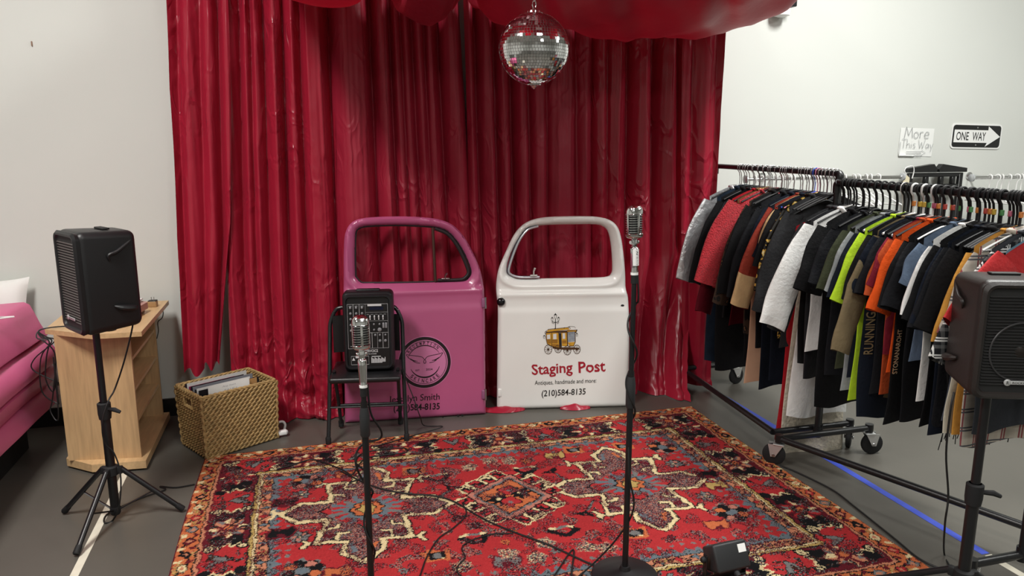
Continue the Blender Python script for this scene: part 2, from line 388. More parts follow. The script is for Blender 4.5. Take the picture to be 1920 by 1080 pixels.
    def urn(x, y, k=1, a=0):
        poly(rot([(-.05, -.04), (.05, -.04), (.06, .05), (.02, .03), (-.02, .05), (-.06, .04)], x, y, a, k), 'ora'); poly(rot([(-.035, -.03), (.035, -.02), (.04, .03), (-.04, .025)], x, y, a, k), 'bla'); disc(x, y, .02 * k, 'gry'); disc(x + .02 * k, y - .02 * k, .008, 'cre')
    def star(x, y, r=.03, c='cre'):
        disc(x, y, r, 'bla', 6, .3); disc(x, y, r * .8, c, 6, .35); disc(x, y, r * .35, 'mar')
    for x, y in ((.50, 1.32), (.49, .93), (2.36, 1.17), (2.33, .80)): flower(x, y)
    for x, y in ((.53, 1.46), (.50, .66), (2.40, 1.38), (2.36, .63)): rosette(x, y, .078)
    for x, y, c in ((.72, 1.50, 'ora'), (.63, .62, 'ora'), (2.24, .56, 'ora'), (.43, 1.27, 'bla'), (.42, .99, 'bla'), (2.46, 1.02, 'bla'), (2.44, .90, 'yel'), (1.28, .52, 'gry'), (1.80, 1.44, 'yel')): dog(x, y, .9, c, -.1)
    for x, y in ((1.15, 1.33), (1.60, 1.30), (1.58, .68), (1.20, .72)): hexa(x, y, 1.0)
    for x, y, g in ((1.17, .90, .5), (1.72, .79, -.5), (1.20, 1.20, 2.6), (1.72, 1.25, 3.6)): axe(x, y, g, .8)
    for x, y in ((1.05, 1.43), (1.02, .62), (1.86, .58), (1.92, 1.47), (2.20, 1.45)): urn(x, y, 1.0, -.1)
    for k in range(240):
        x = .48 + rng.random() * 1.95; y = .47 + rng.random() * 1.0; i, j = int(y / RH * ny), int(x / RW * nx)
        if np.abs(img[max(0, i-12):i+12, max(0, j-12):j+12] - C['red']).max() < .01: star(x, y, .013 + .014 * rng.random(), ['yel', 'gry', 'pin', 'ora', 'bla', 'mar', 'gry'][k % 7])
    for x, y in ((1.30, .56), (1.47, .60), (1.40, .50), (1.10, .52), (1.70, .50), (1.45, 1.45), (1.33, 1.40), (1.55, 1.42), (1.62, .53)):
        disc(x, y, .035, 'pin', 5, .4); mix((np.hypot(U - x, V - y) < .04), ['red', 'cre', 'gry', 'bla', 'pin', 'red'])
    # worn speckle
    blot = (sn(11) > .69) & red_f & (np.abs(img - C['red']).max(-1) < .01); mix(blot, ['gry', 'pin', 'red', 'bla', 'mar', 'gry', 'red'], 2)
    wear = (sn(14) > .58) & (D > .11) & (nz(1) > .50); mix(wear, ['gry', 'mar', 'bla', 'mar'], 1)
    img *= (1 + (nz(1) - .5) * .30)[..., None]; img *= (1 + (sn(40) - .5) * .16)[..., None]
    # mesh
    X = np.linspace(RX, RX + RW, nx); Y = np.linspace(RY, RY + RH, ny); gx, gy = np.meshgrid(X, Y)
    gz = .0105 + .0012 * (nz(1) - .5) + .0012 * sn(5)
    e = np.minimum(np.minimum(gx - RX, RX + RW - gx), np.minimum(gy - RY, RY + RH - gy)); gz = np.where(e < .004, .0008, gz)
    gx = gx + .006 * np.sin(gy * 3.1 + .5); gy = gy + .005 * np.sin(gx * 2.7)
    vs = np.stack([gx, gy, gz], -1).reshape(-1, 3).astype(np.float32)
    idx = np.arange(nx * ny).reshape(ny, nx); fs = np.stack([idx[:-1, :-1], idx[:-1, 1:], idx[1:, 1:], idx[1:, :-1]], -1).reshape(-1, 4).astype(np.int32)
    me = bpy.data.meshes.new('rug'); me.vertices.add(len(vs)); me.vertices.foreach_set('co', vs.ravel()); me.loops.add(fs.size); me.polygons.add(len(fs))
    me.loops.foreach_set('vertex_index', fs.ravel()); me.polygons.foreach_set('loop_start', np.arange(0, fs.size, 4, dtype=np.int32)); me.update(calc_edges=True)
    at_ = me.color_attributes.new('wool', 'FLOAT_COLOR', 'POINT'); rgba = np.ones((nx * ny, 4), np.float32); rgba[:, :3] = np.clip(img, 0, 1).reshape(-1, 3); at_.data.foreach_set('color', rgba.ravel())
    me.polygons.foreach_set('use_smooth', [True] * len(me.polygons))
    m = bpy.data.materials.new('rug_wool'); m.use_nodes = True; N = m.node_tree.nodes; L = m.node_tree.links; b = N['Principled BSDF']
    an = N.new('ShaderNodeAttribute'); an.attribute_name = 'wool'; L.new(an.outputs['Color'], b.inputs['Base Color']); b.inputs['Roughness'].default_value = .95; b.inputs['Specular IOR Level'].default_value = .1
    me.materials.append(m); o = bpy.data.objects.new('rug', me); COL.objects.link(o)
    tag(o, 'large red oriental rug with medallions and dark patterned borders', 'rug')
build_rug()

# ------------------------------------------------------------------ curtains
def satin(name, col, rough, bump, sheen=.25, trans=0):
    m = mat(name, col, rough, spec=.45, sheen=sheen); N = m.node_tree.nodes; L = m.node_tree.links; b = N['Principled BSDF']
    b.inputs['Sheen Tint'].default_value = (*lin('#e0506a'), 1); b.inputs['Sheen Roughness'].default_value = .4
    tc = N.new('ShaderNodeTexCoord'); mp = N.new('ShaderNodeMapping'); mp.inputs['Scale'].default_value = (1, 1, .55); L.new(tc.outputs['Object'], mp.inputs[0])
    wv = N.new('ShaderNodeTexNoise'); wv.inputs['Scale'].default_value = 3.5; wv.inputs['Detail'].default_value = 2; L.new(mp.outputs[0], wv.inputs[0])
    ad = N.new('ShaderNodeMixRGB'); ad.blend_type = 'ADD'; ad.inputs[0].default_value = .35; L.new(mp.outputs[0], ad.inputs[1]); L.new(wv.outputs['Color'], ad.inputs[2])
    vo = N.new('ShaderNodeTexNoise'); vo.inputs['Scale'].default_value = 7; vo.inputs['Detail'].default_value = 1.5; vo.inputs['Distortion'].default_value = .8; L.new(ad.outputs[0], vo.inputs[0])
    s1 = N.new('ShaderNodeMath'); s1.operation = 'SUBTRACT'; s1.inputs[1].default_value = .5; L.new(vo.outputs[0], s1.inputs[0]); s2 = N.new('ShaderNodeMath'); s2.operation = 'ABSOLUTE'; L.new(s1.outputs[0], s2.inputs[0])
    cr = N.new('ShaderNodeValToRGB'); cr.color_ramp.elements[0].position = 0; cr.color_ramp.elements[0].color = (1, 1, 1, 1); cr.color_ramp.elements[1].position = .11; cr.color_ramp.elements[1].color = (0, 0, 0, 1); L.new(s2.outputs[0], cr.inputs[0])
    nm = N.new('ShaderNodeTexNoise'); nm.inputs['Scale'].default_value = 2.2; nm.inputs['Detail'].default_value = 1; L.new(tc.outputs['Object'], nm.inputs[0])
    mr = N.new('ShaderNodeMapRange'); mr.inputs[1].default_value = .46; mr.inputs[2].default_value = .62; L.new(nm.outputs[0], mr.inputs[0])
    mu = N.new('ShaderNodeMath'); mu.operation = 'MULTIPLY'; L.new(mr.outputs[0], mu.inputs[0]); mu.inputs[1].default_value = bump
    bn = N.new('ShaderNodeBump'); bn.inputs['Distance'].default_value = .012; L.new(mu.outputs[0], bn.inputs['Strength']); L.new(cr.outputs[0], bn.inputs['Height'])
    n2 = N.new('ShaderNodeTexNoise'); n2.inputs['Scale'].default_value = 16; n2.inputs['Detail'].default_value = 2; L.new(mp.outputs[0], n2.inputs[0])
    b2 = N.new('ShaderNodeBump'); b2.inputs['Strength'].default_value = .10 * bump + .05; b2.inputs['Distance'].default_value = .02; L.new(n2.outputs[0], b2.inputs['Height']); L.new(bn.outputs[0], b2.inputs['Normal']); L.new(b2.outputs[0], b.inputs['Normal'])
    if trans:
        tr = N.new('ShaderNodeBsdfTranslucent'); tr.inputs[0].default_value = (*lin('#d8152c'), 1); mx = N.new('ShaderNodeMixShader'); mx.inputs[0].default_value = trans
        L.new(b.outputs[0], mx.inputs[1]); L.new(tr.outputs[0], mx.inputs[2]); L.new(mx.outputs[0], N['Material Output'].inputs[0])
    return m
CUR = satin('curtain_crepe', '#9a1e35', .48, .50)
CUR2 = satin('curtain_satin', '#9e1d33', .30, .65, .3)
SWG = satin('canopy_satin', '#921a30', .45, .10, .15, .22)
SWG2 = satin('canopy_satin_dark', '#8a1a2e', .45, .10, .15, .07)
CY = 4.58
# fold crests (+) and troughs (-) read along the cloth
RIDGE = [320, 335, 375, 413, 443, 477, 492, 527, 557, 583, 607, 655, 683, 720, 743, 760, 783, 803, 843, 873, 910, 933, 970, 1002, 1037, 1065, 1087, 1122, 1150, 1196, 1250, 1281, 1320, 1352, 1366]
VALL = [326, 357, 397, 428, 465, 485, 507, 540, 573, 596, 622, 697, 733, 752, 773, 793, 820, 862, 888, 922, 955, 987, 1021, 1052, 1078, 1108, 1136, 1175, 1221, 1267, 1301, 1342, 1360]
DEEP = {622: 1.1, 697: 1.2, 820: 1.3, 862: .8, 888: 1.2, 922: 1.1, 955: 1.3, 573: 1.2, 540: 1.2, 428: 1.1, 465: 1, 1175: 1.0, 1221: 1.3, 1267: 1.3, 1021: .7, 1052: .5, 1078: .5, 1136: .6, 1108: .8, 397: .5, 596: .5, 485: .5, 752: .5, 793: .5}
RG = {p: random.Random(p).uniform(.45, 1.15) for p in RIDGE}; RG.update({655: 1.2, 843: 1.1, 1196: 1.1, 720: 1.1, 1320: .9})
DROP_R = {596, 1065}; DROP_V = {596, 1052}
RIDGE = [p for p in RIDGE if p not in DROP_R]; VALL = [p for p in VALL if p not in DROP_V]
KN = sorted([(at(p, 200, CY).x, RG[p]) for p in RIDGE] + [(at(p, 200, CY).x, -DEEP.get(p, .9)) for p in VALL])
KX = np.array([k[0] for k in KN]); KV = np.array([k[1] for k in KN])
def fold(x):
    i = np.clip(np.searchsorted(KX, x) - 1, 0, len(KX) - 2); t = np.clip((x - KX[i]) / (KX[i+1] - KX[i]), 0, 1); t = np.where(KV[i] < KV[i+1], 1 - (1 - t) ** 1.7, t ** 1.7)
    wd = np.clip((KX[i+1] - KX[i]) / .075, .35, 1.3)
    return (KV[i] * (1 - t) + KV[i+1] * t) * np.sqrt(wd)
def curtain(label, el, er, top, hem, m, dy=0, amp=.055, flare=.12, crumple=1.0, seed=0, hemf=None):
    """el/er: (x at the top, x at the hem) of the cloth's two edges"""
    nu = max(20, int(max(er[0] - el[0], er[-1] - el[-1]) / .0055)); nv = 150
    u = np.linspace(0, 1, nu); vs = []
    for j in range(nv + 1):
        v = j / nv
        zb = np.array([hemf(t) for t in u]) if hemf else np.full(nu, hem)
        z = top + (zb - top) * v ** .92
        a_ = float(np.interp(v, np.linspace(0, 1, len(el)), el)); b_ = float(np.interp(v, np.linspace(0, 1, len(er)), er))
        xt = el[0] + (er[0] - el[0]) * u; xl = a_ + (b_ - a_) * u
        mean = .016 * np.sin(xt * 9 + seed) * v + .010 * np.sin(v * 5 + xt * 23 + seed)
        h = fold(xt + mean * .8); soft = fold(xt * .82 + .1 + mean * 2)
        low = np.clip((v - .55) / .45, 0, 1) ** 1.5
        y = CY + (dy if np.isscalar(dy) else dy[0] + (dy[1] - dy[0]) * u ** .7) - amp * (h * (1 - .35 * low) + .30 * low * soft) - (flare if np.isscalar(flare) else flare[0] + (flare[1] - flare[0]) * u ** 1.5) * low ** 1.6
        for k in range(nu):
            zz = float(z[k]); xx = float(xl[k] + mean[k])
            n = .011 * mnoise.noise(Vector((xx * 26 + seed, zz * .7, 5.5))) * (1 - float(low)) + .006 * mnoise.noise(Vector((xx * 55 + seed, zz * .5, 2.5))) + mnoise.noise(Vector((xx * 5 + seed, zz * 2.2, 3.1))) * .010 + mnoise.noise(Vector((xx * 14 + seed, zz * 9, 7.7))) * .0035
            lo = max(0, 1 - zz / (.62 if crumple > 1 else .42)) ** 1.4 * crumple
            if lo > 0:
                n += lo * (.045 * mnoise.noise(Vector((xx * 9, zz * 10, seed))) + .030 * mnoise.noise(Vector((xx * 21, zz * 19, seed + 4))) + .022 * abs(mnoise.noise(Vector((xx * 13 + zz * 15, zz * 6, seed + 9)))))
            yy = float(y[k]) + n
            if v > .985 and hem < .05: yy -= .02 * (1 + math.sin(xx * 17))
            vs.append((xx, min(yy, WY - .02), max(zz, .004)))
    fs = [(j * nu + k, j * nu + k + 1, (j+1) * nu + k + 1, (j+1) * nu + k) for j in range(nv) for k in range(nu - 1)]
    o = MB().add(vs, fs).build('curtain', m, angle=180)
    tag(o, label, 'curtain', 'red curtains of the stage backdrop')
X = lambda px, py=200: at(px, py, CY).x
Z = lambda px, py=200: at(px, py, CY - .26).x
curtain('red curtain at far left whose hem stops above the floor', (X(324, 0), X(318, 200), X(330, 470), X(346, 700)), (X(434, 0), X(438, 230), X(441, 470), X(425, 690)), 2.85, .33, CUR2, -.02, .058, .02, .0, 1.0,
        lambda t: .325 + .02 * math.sin(t * 16) + (.03 if t > .45 else 0) + (.10 if t > .97 else 0))
curtain('red curtain panel behind basket and chair, crumpled on the floor', (X(424, 0), X(426, 240), X(428, 480), X(442, 690)), (X(619, 0), X(648, 760)), 2.85, .006, CUR2, .0, .056, .12, 1.1, 2.0)
curtain('red curtain panel behind the pink car door', (X(612, 0), X(640, 760)), (X(858, 0), X(905, 760)), 2.85, .006, CUR, .01, .056, .02, .6, 3.0)
curtain('red curtain panel behind disco ball, between the two doors', (X(862, 0), X(895, 760)), (X(1110, 0), X(1110, 760)), 2.85, .006, CUR, -.005, .056, .03, .6, 4.0)
curtain('red curtain panel behind the taller microphone stand', (X(1104, 0), X(1100, 760)), (X(1318, 0), X(1318, 250), X(1316, 500), 2.33), 2.85, .006, CUR2, (0, .0), .056, (.06, .46), .6, 5.0)
curtain('shiny wrinkled satin curtain strip at the right end', (Z(1294, 0), Z(1284, 760)), (Z(1358, 0), Z(1330, 760)), 2.85, .02, CUR2, (-.15, -.27), .026, .0, .3, 6.0)
# rod the curtains hang from
cs = [o for o in COL.objects if o.name.startswith('curtain')]
for ci, p0, p1, dep in ((3, (905, 772), (985, 768), .05), (3, (1050, 768), (1108, 766), .03), (2, (870, 776), (918, 770), .03)):
    a, b = fl(*p0), fl(*p1); mb = MB(); nu, nv = 30, 8
    for i in range(nu + 1):
        for j in range(nv + 1):
            v = j / nv; q = a + (b - a) * (i / nu); e = math.sin(PI * i / nu) ** .5; k = mnoise.noise(Vector((q.x * 8, v * 2.2, ci)))
            mb.v.append((q.x, q.y + (.06 - (dep + .06) * v) * e + .012 * k, .003 + e * math.sin(PI * min(1, v * 1.02)) * (.022 + .020 * abs(k) + .004 * math.sin(i * .5)) ))
    mb.f += [(i*(nv+1) + j, i*(nv+1) + j + 1, (i+1)*(nv+1) + j + 1, (i+1)*(nv+1) + j)[::-1] for i in range(nu) for j in range(nv)]
    mb.build('hem_fold', CUR2, cs[ci], angle=180)
t = thing('curtain_rod', 'dark rod carrying the red curtains above the picture', 'curtain rod', (.95, CY, 2.86))
MB().tube([(-1.65, 0, 0), (1.75, 0, 0)], .014, 10).build('rod', BLKM, t)
for s in (-1.6, 1.7): MB().tube([(s, 0, 0), (s, WY - CY, 0)], .010, 8).lathe([(.03, 0), (.03, .012)], (s, WY - CY - .006, 0), 12, Matrix.Rotation(PI/2, 3, 'X')).build('bracket', BLKM, t)

# red cloth swags under the ceiling
def swag(label, pxs, Y0, y0, y1, curv, m, rip=.02, seed=0, top=3.05):
    """pxs: lowest sight-line points of the hanging cloth, at distance Y0; cloth runs from y1 (wall side) to y0"""
    pts = [at(p[0], p[1], Y0) for p in pxs]; xs = np.array([p.x for p in pts]); zs = np.array([p.z for p in pts]); nu, nv = 110, 46; vs = []
    for i in range(nu + 1):
        x = xs[0] + (xs[-1] - xs[0]) * i / nu; zb = float(np.interp(x, xs, zs))
        # smooth the measured curve
        zb = sum(float(np.interp(x + d, xs, zs)) for d in (-.08, -.04, 0, .04, .08)) / 5
        for j in range(nv + 1):
            yy = y0 + (y1 - y0) * j / nv; d = yy - Y0
            z = zb + curv * d * d * (1 if d < 0 else 1.6)
            z += rip * math.sin(x * 11 + yy * 7 + seed) * .5 + rip * mnoise.noise(Vector((x * 3.2 + yy * 2.5, yy * 1.8 - x, seed))) + rip * .8 * abs(mnoise.noise(Vector((x * 5 - yy * 4, seed, 1))))
            z += rip * 1.1 * max(0, math.sin(x * 13 - yy * 8 + seed)) ** 2 * min(1, abs(d) * 3 + .25)
            vs.append((x + (.16 * max(0, 3.4 - yy) if seed == 9 else 0) * (1 - i / nu), yy, min(z, top + .1 * math.sin(x * 5))))
    fs = [(i * (nv+1) + j, i * (nv+1) + j + 1, (i+1) * (nv+1) + j + 1, (i+1) * (nv+1) + j) for i in range(nu) for j in range(nv)]
    tag(MB().add(vs, fs).build('canopy_swag', m, angle=180), label, 'drape', 'red cloth swags under the ceiling')
swag('bright red thin swag sagging at upper left of the stage', [(480, -30), (530, 0), (585, 8), (640, 9), (690, 2), (708, -20), (714, -60)], 3.75, 1.5, 4.42, .55, SWG, .010, 1)
swag('dark red bunched swag hanging left of the disco ball', [(714, -70), (722, 0), (750, 28), (785, 48), (820, 52), (848, 40), (862, 5), (870, -50)], 3.95, 1.5, 4.42, .6, SWG2, .03, 5)
swag('widest red swag, sagging right of the disco ball', [(871, -60), (882, 0), (905, 28), (950, 48), (1040, 60), (1150, 66), (1280, 72), (1350, 66), (1405, 50), (1450, 27), (1490, 0), (1530, -40)], 3.85, 1.5, 4.42, .5, SWG2, .03, 9)
# wall camera peeking out behind the swag
t = thing('security_camera', 'small white and black wall device behind the right swag end', 'camera', (3.215, WY, 2.555))
MB().lathe([(.02, 0), (.055, .01), (.06, .05), (.045, .075), (0.01, .09)], (0, -.06, -.07), 20).build('dome', WHT, t)
MB().rbox((.06, -.06, .02), (.05, .1, .05), .006).build('lens_block', BLK, t); MB().rbox((.01, -.03, .02), (.1, .06, .06), .01).build('bracket', WHT, t)

# ------------------------------------------------------------------ disco ball
BC = (.893, 2.9, 2.003); BR = .135
t = thing('disco_ball', 'silver mirrored disco ball hanging on a chain before the curtains', 'disco ball', BC)
MB().lathe([(BR * math.sin(a * PI / 20) * .99 + .0005, -BR * math.cos(a * PI / 20) * .99) for a in range(21)], n=40).build('core', mat('ball_core', '#8b8684', .5, .3), t)
mb = MB(); ts = .0108; nr = int(PI * BR / ts)
for i in range(1, nr):
    la = -PI/2 + PI * i / nr; r = BR * math.cos(la); n = max(4, int(2 * PI * r / ts)); sh = rng.random()
    for k in range(n):
        lo = 2 * PI * (k + sh) / n; nrm = Vector((math.cos(la) * math.cos(lo), math.cos(la) * math.sin(lo), math.sin(la)))
        e = Vector((-math.sin(lo), math.cos(lo), 0)); g = nrm.cross(e); jt = nrm + e * float(rng.normal(0, .022)) + g * float(rng.normal(0, .022)); jt.normalize()
        e = (e - jt * e.dot(jt)).normalized(); g = jt.cross(e); c0 = nrm * BR; s1 = ts * .45; s2 = PI * BR / nr * .45
        q = [c0 + e * a * s1 + g * b * s2 for a, b in ((-1, -1), (1, -1), (1, 1), (-1, 1))]
        mb.add([p + jt * .0012 for p in q] + [p - jt * .001 for p in q], [(0,1,2,3), (0,4,5,1), (1,5,6,2), (2,6,7,3), (3,7,4,0)])
tag(mb.build('mirror_tiles', mat('mirror_tile', '#e9e9ea', .05, 1), t, smooth=False), kind='stuff')
MB().lathe([(.03, -.004), (.028, .004), (.012, .008), (.008, .016), (.001, .018)], (0, 0, BR), 20).build('cap', CHROME, t)
MB().lathe([(.001, -.016), (.008, -.012), (.012, -.006), (.028, -.002), (.03, .006)], (0, 0, -BR), 20).build('finial', CHROME, t)
lk = None; z = BR + .018
while BC[2] + z < CEIL - .03:
    odd = (int(round((z - BR) / .024)) % 2)
    if lk is None or True:
        if lk is None:
            lk = MB().tube([(.008 * math.cos(a) , 0, .016 * math.sin(a)) for a in [2 * PI * k / 14 for k in range(14)]], .0018, 5, closed=True).build('chain_link', CHROME, t); o = lk
        else: o = lk.copy(); COL.objects.link(o)
        o.location = (0, 0, z + .012); o.rotation_euler = (0, 0, PI/2 * (int(round(z / .0262)) % 2) + .3)
    z += .0262
# ------------------------------------------------------------------ truck doors
def poly_dist(px, pz, poly):
    P = np.array(poly); Q = np.roll(P, -1, 0); d = np.full(px.shape, 9.0)
    for (x0, z0), (x1, z1) in zip(P, Q):
        dx, dz = x1 - x0, z1 - z0; t = np.clip(((px - x0) * dx + (pz - z0) * dz) / (dx*dx + dz*dz + 1e-12), 0, 1)
        d = np.minimum(d, np.hypot(px - x0 - t * dx, pz - z0 - t * dz))
    return d
def inside(px, pz, poly):
    ins = np.zeros(np.shape(px), bool); k = len(poly) - 1
    for n in range(len(poly)):
        (x1, z1), (x2, z2) = poly[n], poly[k]
        ins ^= ((z1 > pz) != (z2 > pz)) & (px < (x2 - x1) * (pz - z1) / (z2 - z1 + 1e-12) + x1); k = n
    return ins
def round_outline(pts, n=5):
    P = [Vector((p[0], p[1], 0)) for p in pts]; return [(q.x, q.y) for q in smooth_path(P, n)]
def door(name, label, O, P1, lean, outer_px, win_px, belt_px, m):
    """a pressed steel door shell leaning on the curtain; root at its lower left corner"""
    rz = math.atan2(P1[1] - O[1], P1[0] - O[0]); t = thing(name, label, 'car door', (O[0], O[1], O[2]), (-lean, 0, rz)); M = Mx(t)
    out = [onp(*p, M) for p in outer_px]; n0 = 3
    out = [out[0]] + round_outline(out[1:-1], 4) + [out[-1]]
    win = round_outline([onp(*p, M) for p in win_px] + [onp(*win_px[0], M)], 3)[:-1]
    belt = onp(*belt_px, M)[1]
    def dens(pl, h=.02):
        r = []
        for a, b in zip(pl, pl[1:] + pl[:1]):
            k = max(1, int(math.hypot(b[0]-a[0], b[1]-a[1]) / h)); r += [(a[0] + (b[0]-a[0]) * i / k, a[1] + (b[1]-a[1]) * i / k) for i in range(k)]
        return r
    out = dens(out); win = dens(win, .015)
    gx, gz = np.meshgrid(np.arange(min(p[0] for p in out), max(p[0] for p in out), .0105), np.arange(min(p[1] for p in out), max(p[1] for p in out), .0105)); gx = gx.ravel(); gz = gz.ravel()
    ok = inside(gx, gz, out) & ~inside(gx, gz, win) & (poly_dist(gx, gz, out) > .004) & (poly_dist(gx, gz, win) > .004); gx, gz = gx[ok], gz[ok]
    nv = [Vector(p) for p in out] + [Vector(p) for p in win] + [Vector((a, b)) for a, b in zip(gx, gz)]
    no, nw = len(out), len(win); ed = [(i, (i+1) % no) for i in range(no)] + [(no + i, no + (i+1) % nw) for i in range(nw)]
    v2, _, f2, *_r = delaunay_2d_cdt(nv, ed, [], 0, 1e-6)
    x = np.array([p.x for p in v2]); z = np.array([p.y for p in v2]); cx = np.array([[x[i] for i in f] for f in f2]).mean(1); cz = np.array([[z[i] for i in f] for f in f2]).mean(1)
    keep = inside(cx, cz, out) & ~inside(cx, cz, win); f2 = [f for f, k in zip(f2, keep) if k]
    def depth(x, z):
        x = np.atleast_1d(np.asarray(x, float)); z = np.atleast_1d(np.asarray(z, float)); do = poly_dist(x, z, out); di = poly_dist(x, z, win)
        s = np.clip((belt - z) / .035 + .5, 0, 1); y = -.016 * s * s * (3 - 2 * s) - .006 * np.exp(-((z - belt + .02) / .016) ** 2)
        s2 = np.clip((belt - .11 - z) / .05 + .5, 0, 1); y -= .007 * s2 * s2 * (3 - 2 * s2)
        k = np.clip(1 - do / .030, 0, 1); y += .030 * (1 - np.sqrt(np.clip(1 - k * k, 0, 1)))
        k = np.clip(1 - di / .040, 0, 1); y += .036 * (1 - np.sqrt(np.clip(1 - k * k, 0, 1)))
        y -= .010 * np.exp(-((di - .048) / .014) ** 2) * (z > belt)
        return y
    y = depth(x, z); TH = .055
    mb = MB(); mb.v = [(a, b, c) for a, b, c in zip(x, y, z)]
    mb.f = []
    for f in f2:
        a, b, c = [(x[i], z[i]) for i in f]; cr = (b[0]-a[0]) * (c[1]-a[1]) - (b[1]-a[1]) * (c[0]-a[0])
        mb.f.append(tuple(f) if cr > 0 else tuple(f[::-1]))
    for pl in (out, win):                                  # returns and back flange
        yo = depth([p[0] for p in pl], [p[1] for p in pl]); k = len(pl)
        vs = [(p[0], float(q), p[1]) for p, q in zip(pl, yo)] + [(p[0], TH, p[1]) for p in pl]
        mb.add(vs, [(i, (i+1) % k, (i+1) % k + k, i + k) for i in range(k)])
    nb = len(mb.v); mb.v += [(a, TH, c) for a, c in zip(x, z)]; mb.f += [tuple(nb + i for i in f[::-1]) for f in f2]
    o = mb.build('panel', m, t, angle=50)
    dec = lambda x_, y_, z_: (x_, float(depth(x_, z_)[0]) + y_, z_)
    return t, M, out, win, belt, dec
PINK = mat('pink_car_paint', '#b2557f', .30, spec=.5, coat=.5, var=.04, vscale=3)
WPNT = mat('white_car_paint', '#ebebe7', .30, spec=.5, coat=.4, var=.02, vscale=3)
PO = fl(647, 793); P1 = fl(911, 776)
pd, PM, pout, pwin, pbelt, pdec = door('car_door', 'pink truck door shell with round badge, leaning on the red curtain', PO, P1, .075,
    [(647,793),(644,547),(644,497),(645,450),(650,430),(660,417),(677,410),(708,407),(755,406),(798,408),(829,413),(852,424),(872,446),(887,473),(899,500),(906,524),(908,547),(909,567),(911,776)],
    [(667,519),(666,480),(667,440),(673,429),(693,424.5),(747,423),(798,425),(821,428),(840,435),(856,451),(870,473),(881,498),(884,512),(879,522),(868,527),(821,529),(760,530.5),(697,531),(677,530)], (650, 546), PINK)
WO = fl(932, 768); W1 = fl(1178, 762)
wd_, WM, wout, wwin, wbelt, wdec = door('car_door', 'white truck door shell with painted coach and red lettering', WO, W1, .07,
    [(932,768),(934,574),(931,547),(932,524),(937,501),(951,469),(964,442),(980,423),(1001,412),(1032,407),(1087,405.5),(1122,407),(1145,413),(1159,425),(1166,444),(1171,477),(1174,512),(1175,545),(1179,567),(1180,652),(1178,762)],
    [(951,510),(952,497),(958,477),(972,450),(986,431),(1001,425),(1032,422),(1075,421),(1118,421),(1135,426),(1144,438),(1149,466),(1151,501),(1149,514),(1141,520),(1118,522),(1050,523),(978,524),(962,520),(954,516)], (934, 547), WPNT)
px = lambda p, M: onp(p[0], p[1], M)
# pink door: dark gasket, divider bar, vent latch, hinges, bolts
GASK = mat('black_gasket', '#1d1518', .6)
L_ = lambda pts, M: [px(p, M) for p in pts]
MB().tube([(a, .030, b) for a, b in pwin], .006, 6, closed=True).build('window_gasket', GASK, pd)
vp = L_([(816,429),(838,438),(853,454),(866,476),(876,500),(879,512),(873,521),(862,525),(821,526)], PM)
MB().tube(smooth_path([(a, .022, b) for a, b in vp], 4), .010, 8).build('vent_gasket', GASK, pd)
MB().tube([(*px((812,427), PM)[:1], .024, px((812,427), PM)[1]), (px((817,529), PM)[0], .024, px((817,529), PM)[1])], .0085, 8).build('divider_bar', mat('dull_bronze_bar', '#5a4038', .4, .6), pd)
a, b = px((836, 524), PM); mb = MB().rbox((a, .012, b + .004), (.05, .012, .008), .003); mb.tube([(a, .01, b), (a - .004, .006, b + .02), (a + .008, -.004, b + .038)], [.004, .005, .006], 8).build('vent_latch', STEEL, pd)
for yy, nm in ((567, 0), (738, 1)):
    a, b = px((906, yy), PM); h = MB().rbox((a, -.012, b), (.026, .035, .058), .006).build('hinge', mat('faded_pink_hinge', '#8e5577', .4), pd)
    MB().lathe([(.006, -.034), (.006, .034)], (a + .010, -.026, b), 10).build('hinge_pin', STEEL, h)
for q in ((830,783),(858,779),(866,778)):
    a, b = px(q, PM); MB().lathe([(.007, 0), (.007, .002)], (a, float(pdec(a, 0, b + .02)[1]) - .001, b + .004), 10, Matrix.Rotation(PI/2, 3, 'X')).build('bolt_hole', INK, pd)
# badge
BI = mat('badge_black_paint', '#160a10', .45); BP = mat('badge_pale_pink_paint', '#c878a2', .35)
bc = px((796, 678), PM); R1 = abs(px((844, 678), PM)[0] - bc[0])
circ = lambda r, n=72, a0=0, a1=2*PI: [(bc[0] + r * math.cos(a0 + (a1 - a0) * k / n), bc[1] + r * math.sin(a0 + (a1 - a0) * k / n)) for k in range(n + (0 if a1 - a0 > 6.28 else 1))]
mb = MB()
for r in np.linspace(.1, .93, 5): mb.ribbon(circ(R1 * r), R1 * .215, -.0010 - .00003 * r, pdec, True)
bd = mb.build('badge_disc', BP, pd)
mb = MB().ribbon(circ(R1 * .95), R1 * .115, -.0020, pdec, True).ribbon(circ(R1 * .84), R1 * .018, -.0018, pdec, True)
mb.ribbon(circ(R1 * .67, 30, .55, 2.85), [R1 * .028 * (.4 + math.sin(PI * k / 30)) for k in range(31)], -.0018, pdec)
mb.ribbon(circ(R1 * .59, 30, 3.55, 5.98), [R1 * .05 * (.25 + math.sin(PI * k / 30)) for k in range(31)], -.0018, pdec)
kk = lambda pts: [(bc[0] + R1 * a, bc[1] + R1 * b) for a, b in pts]
for s in (1, -1):
    for c_ in ([(0, .10), (.10, .22), (.30, .27), (.55, .31), (.70, .35), (.62, .22), (.50, .12), (.36, .06)], [(.56, .18), (.42, .10), (.28, .06)], [(.46, .08), (.34, .01), (.18, -.02)]):
        pts = [(q.x, q.y) for q in smooth_path([(bc[0] + s * R1 * a, bc[1] + R1 * b, 0) for a, b in c_], 4)]; mb.ribbon(pts, R1 * .022, -.0018, pdec)
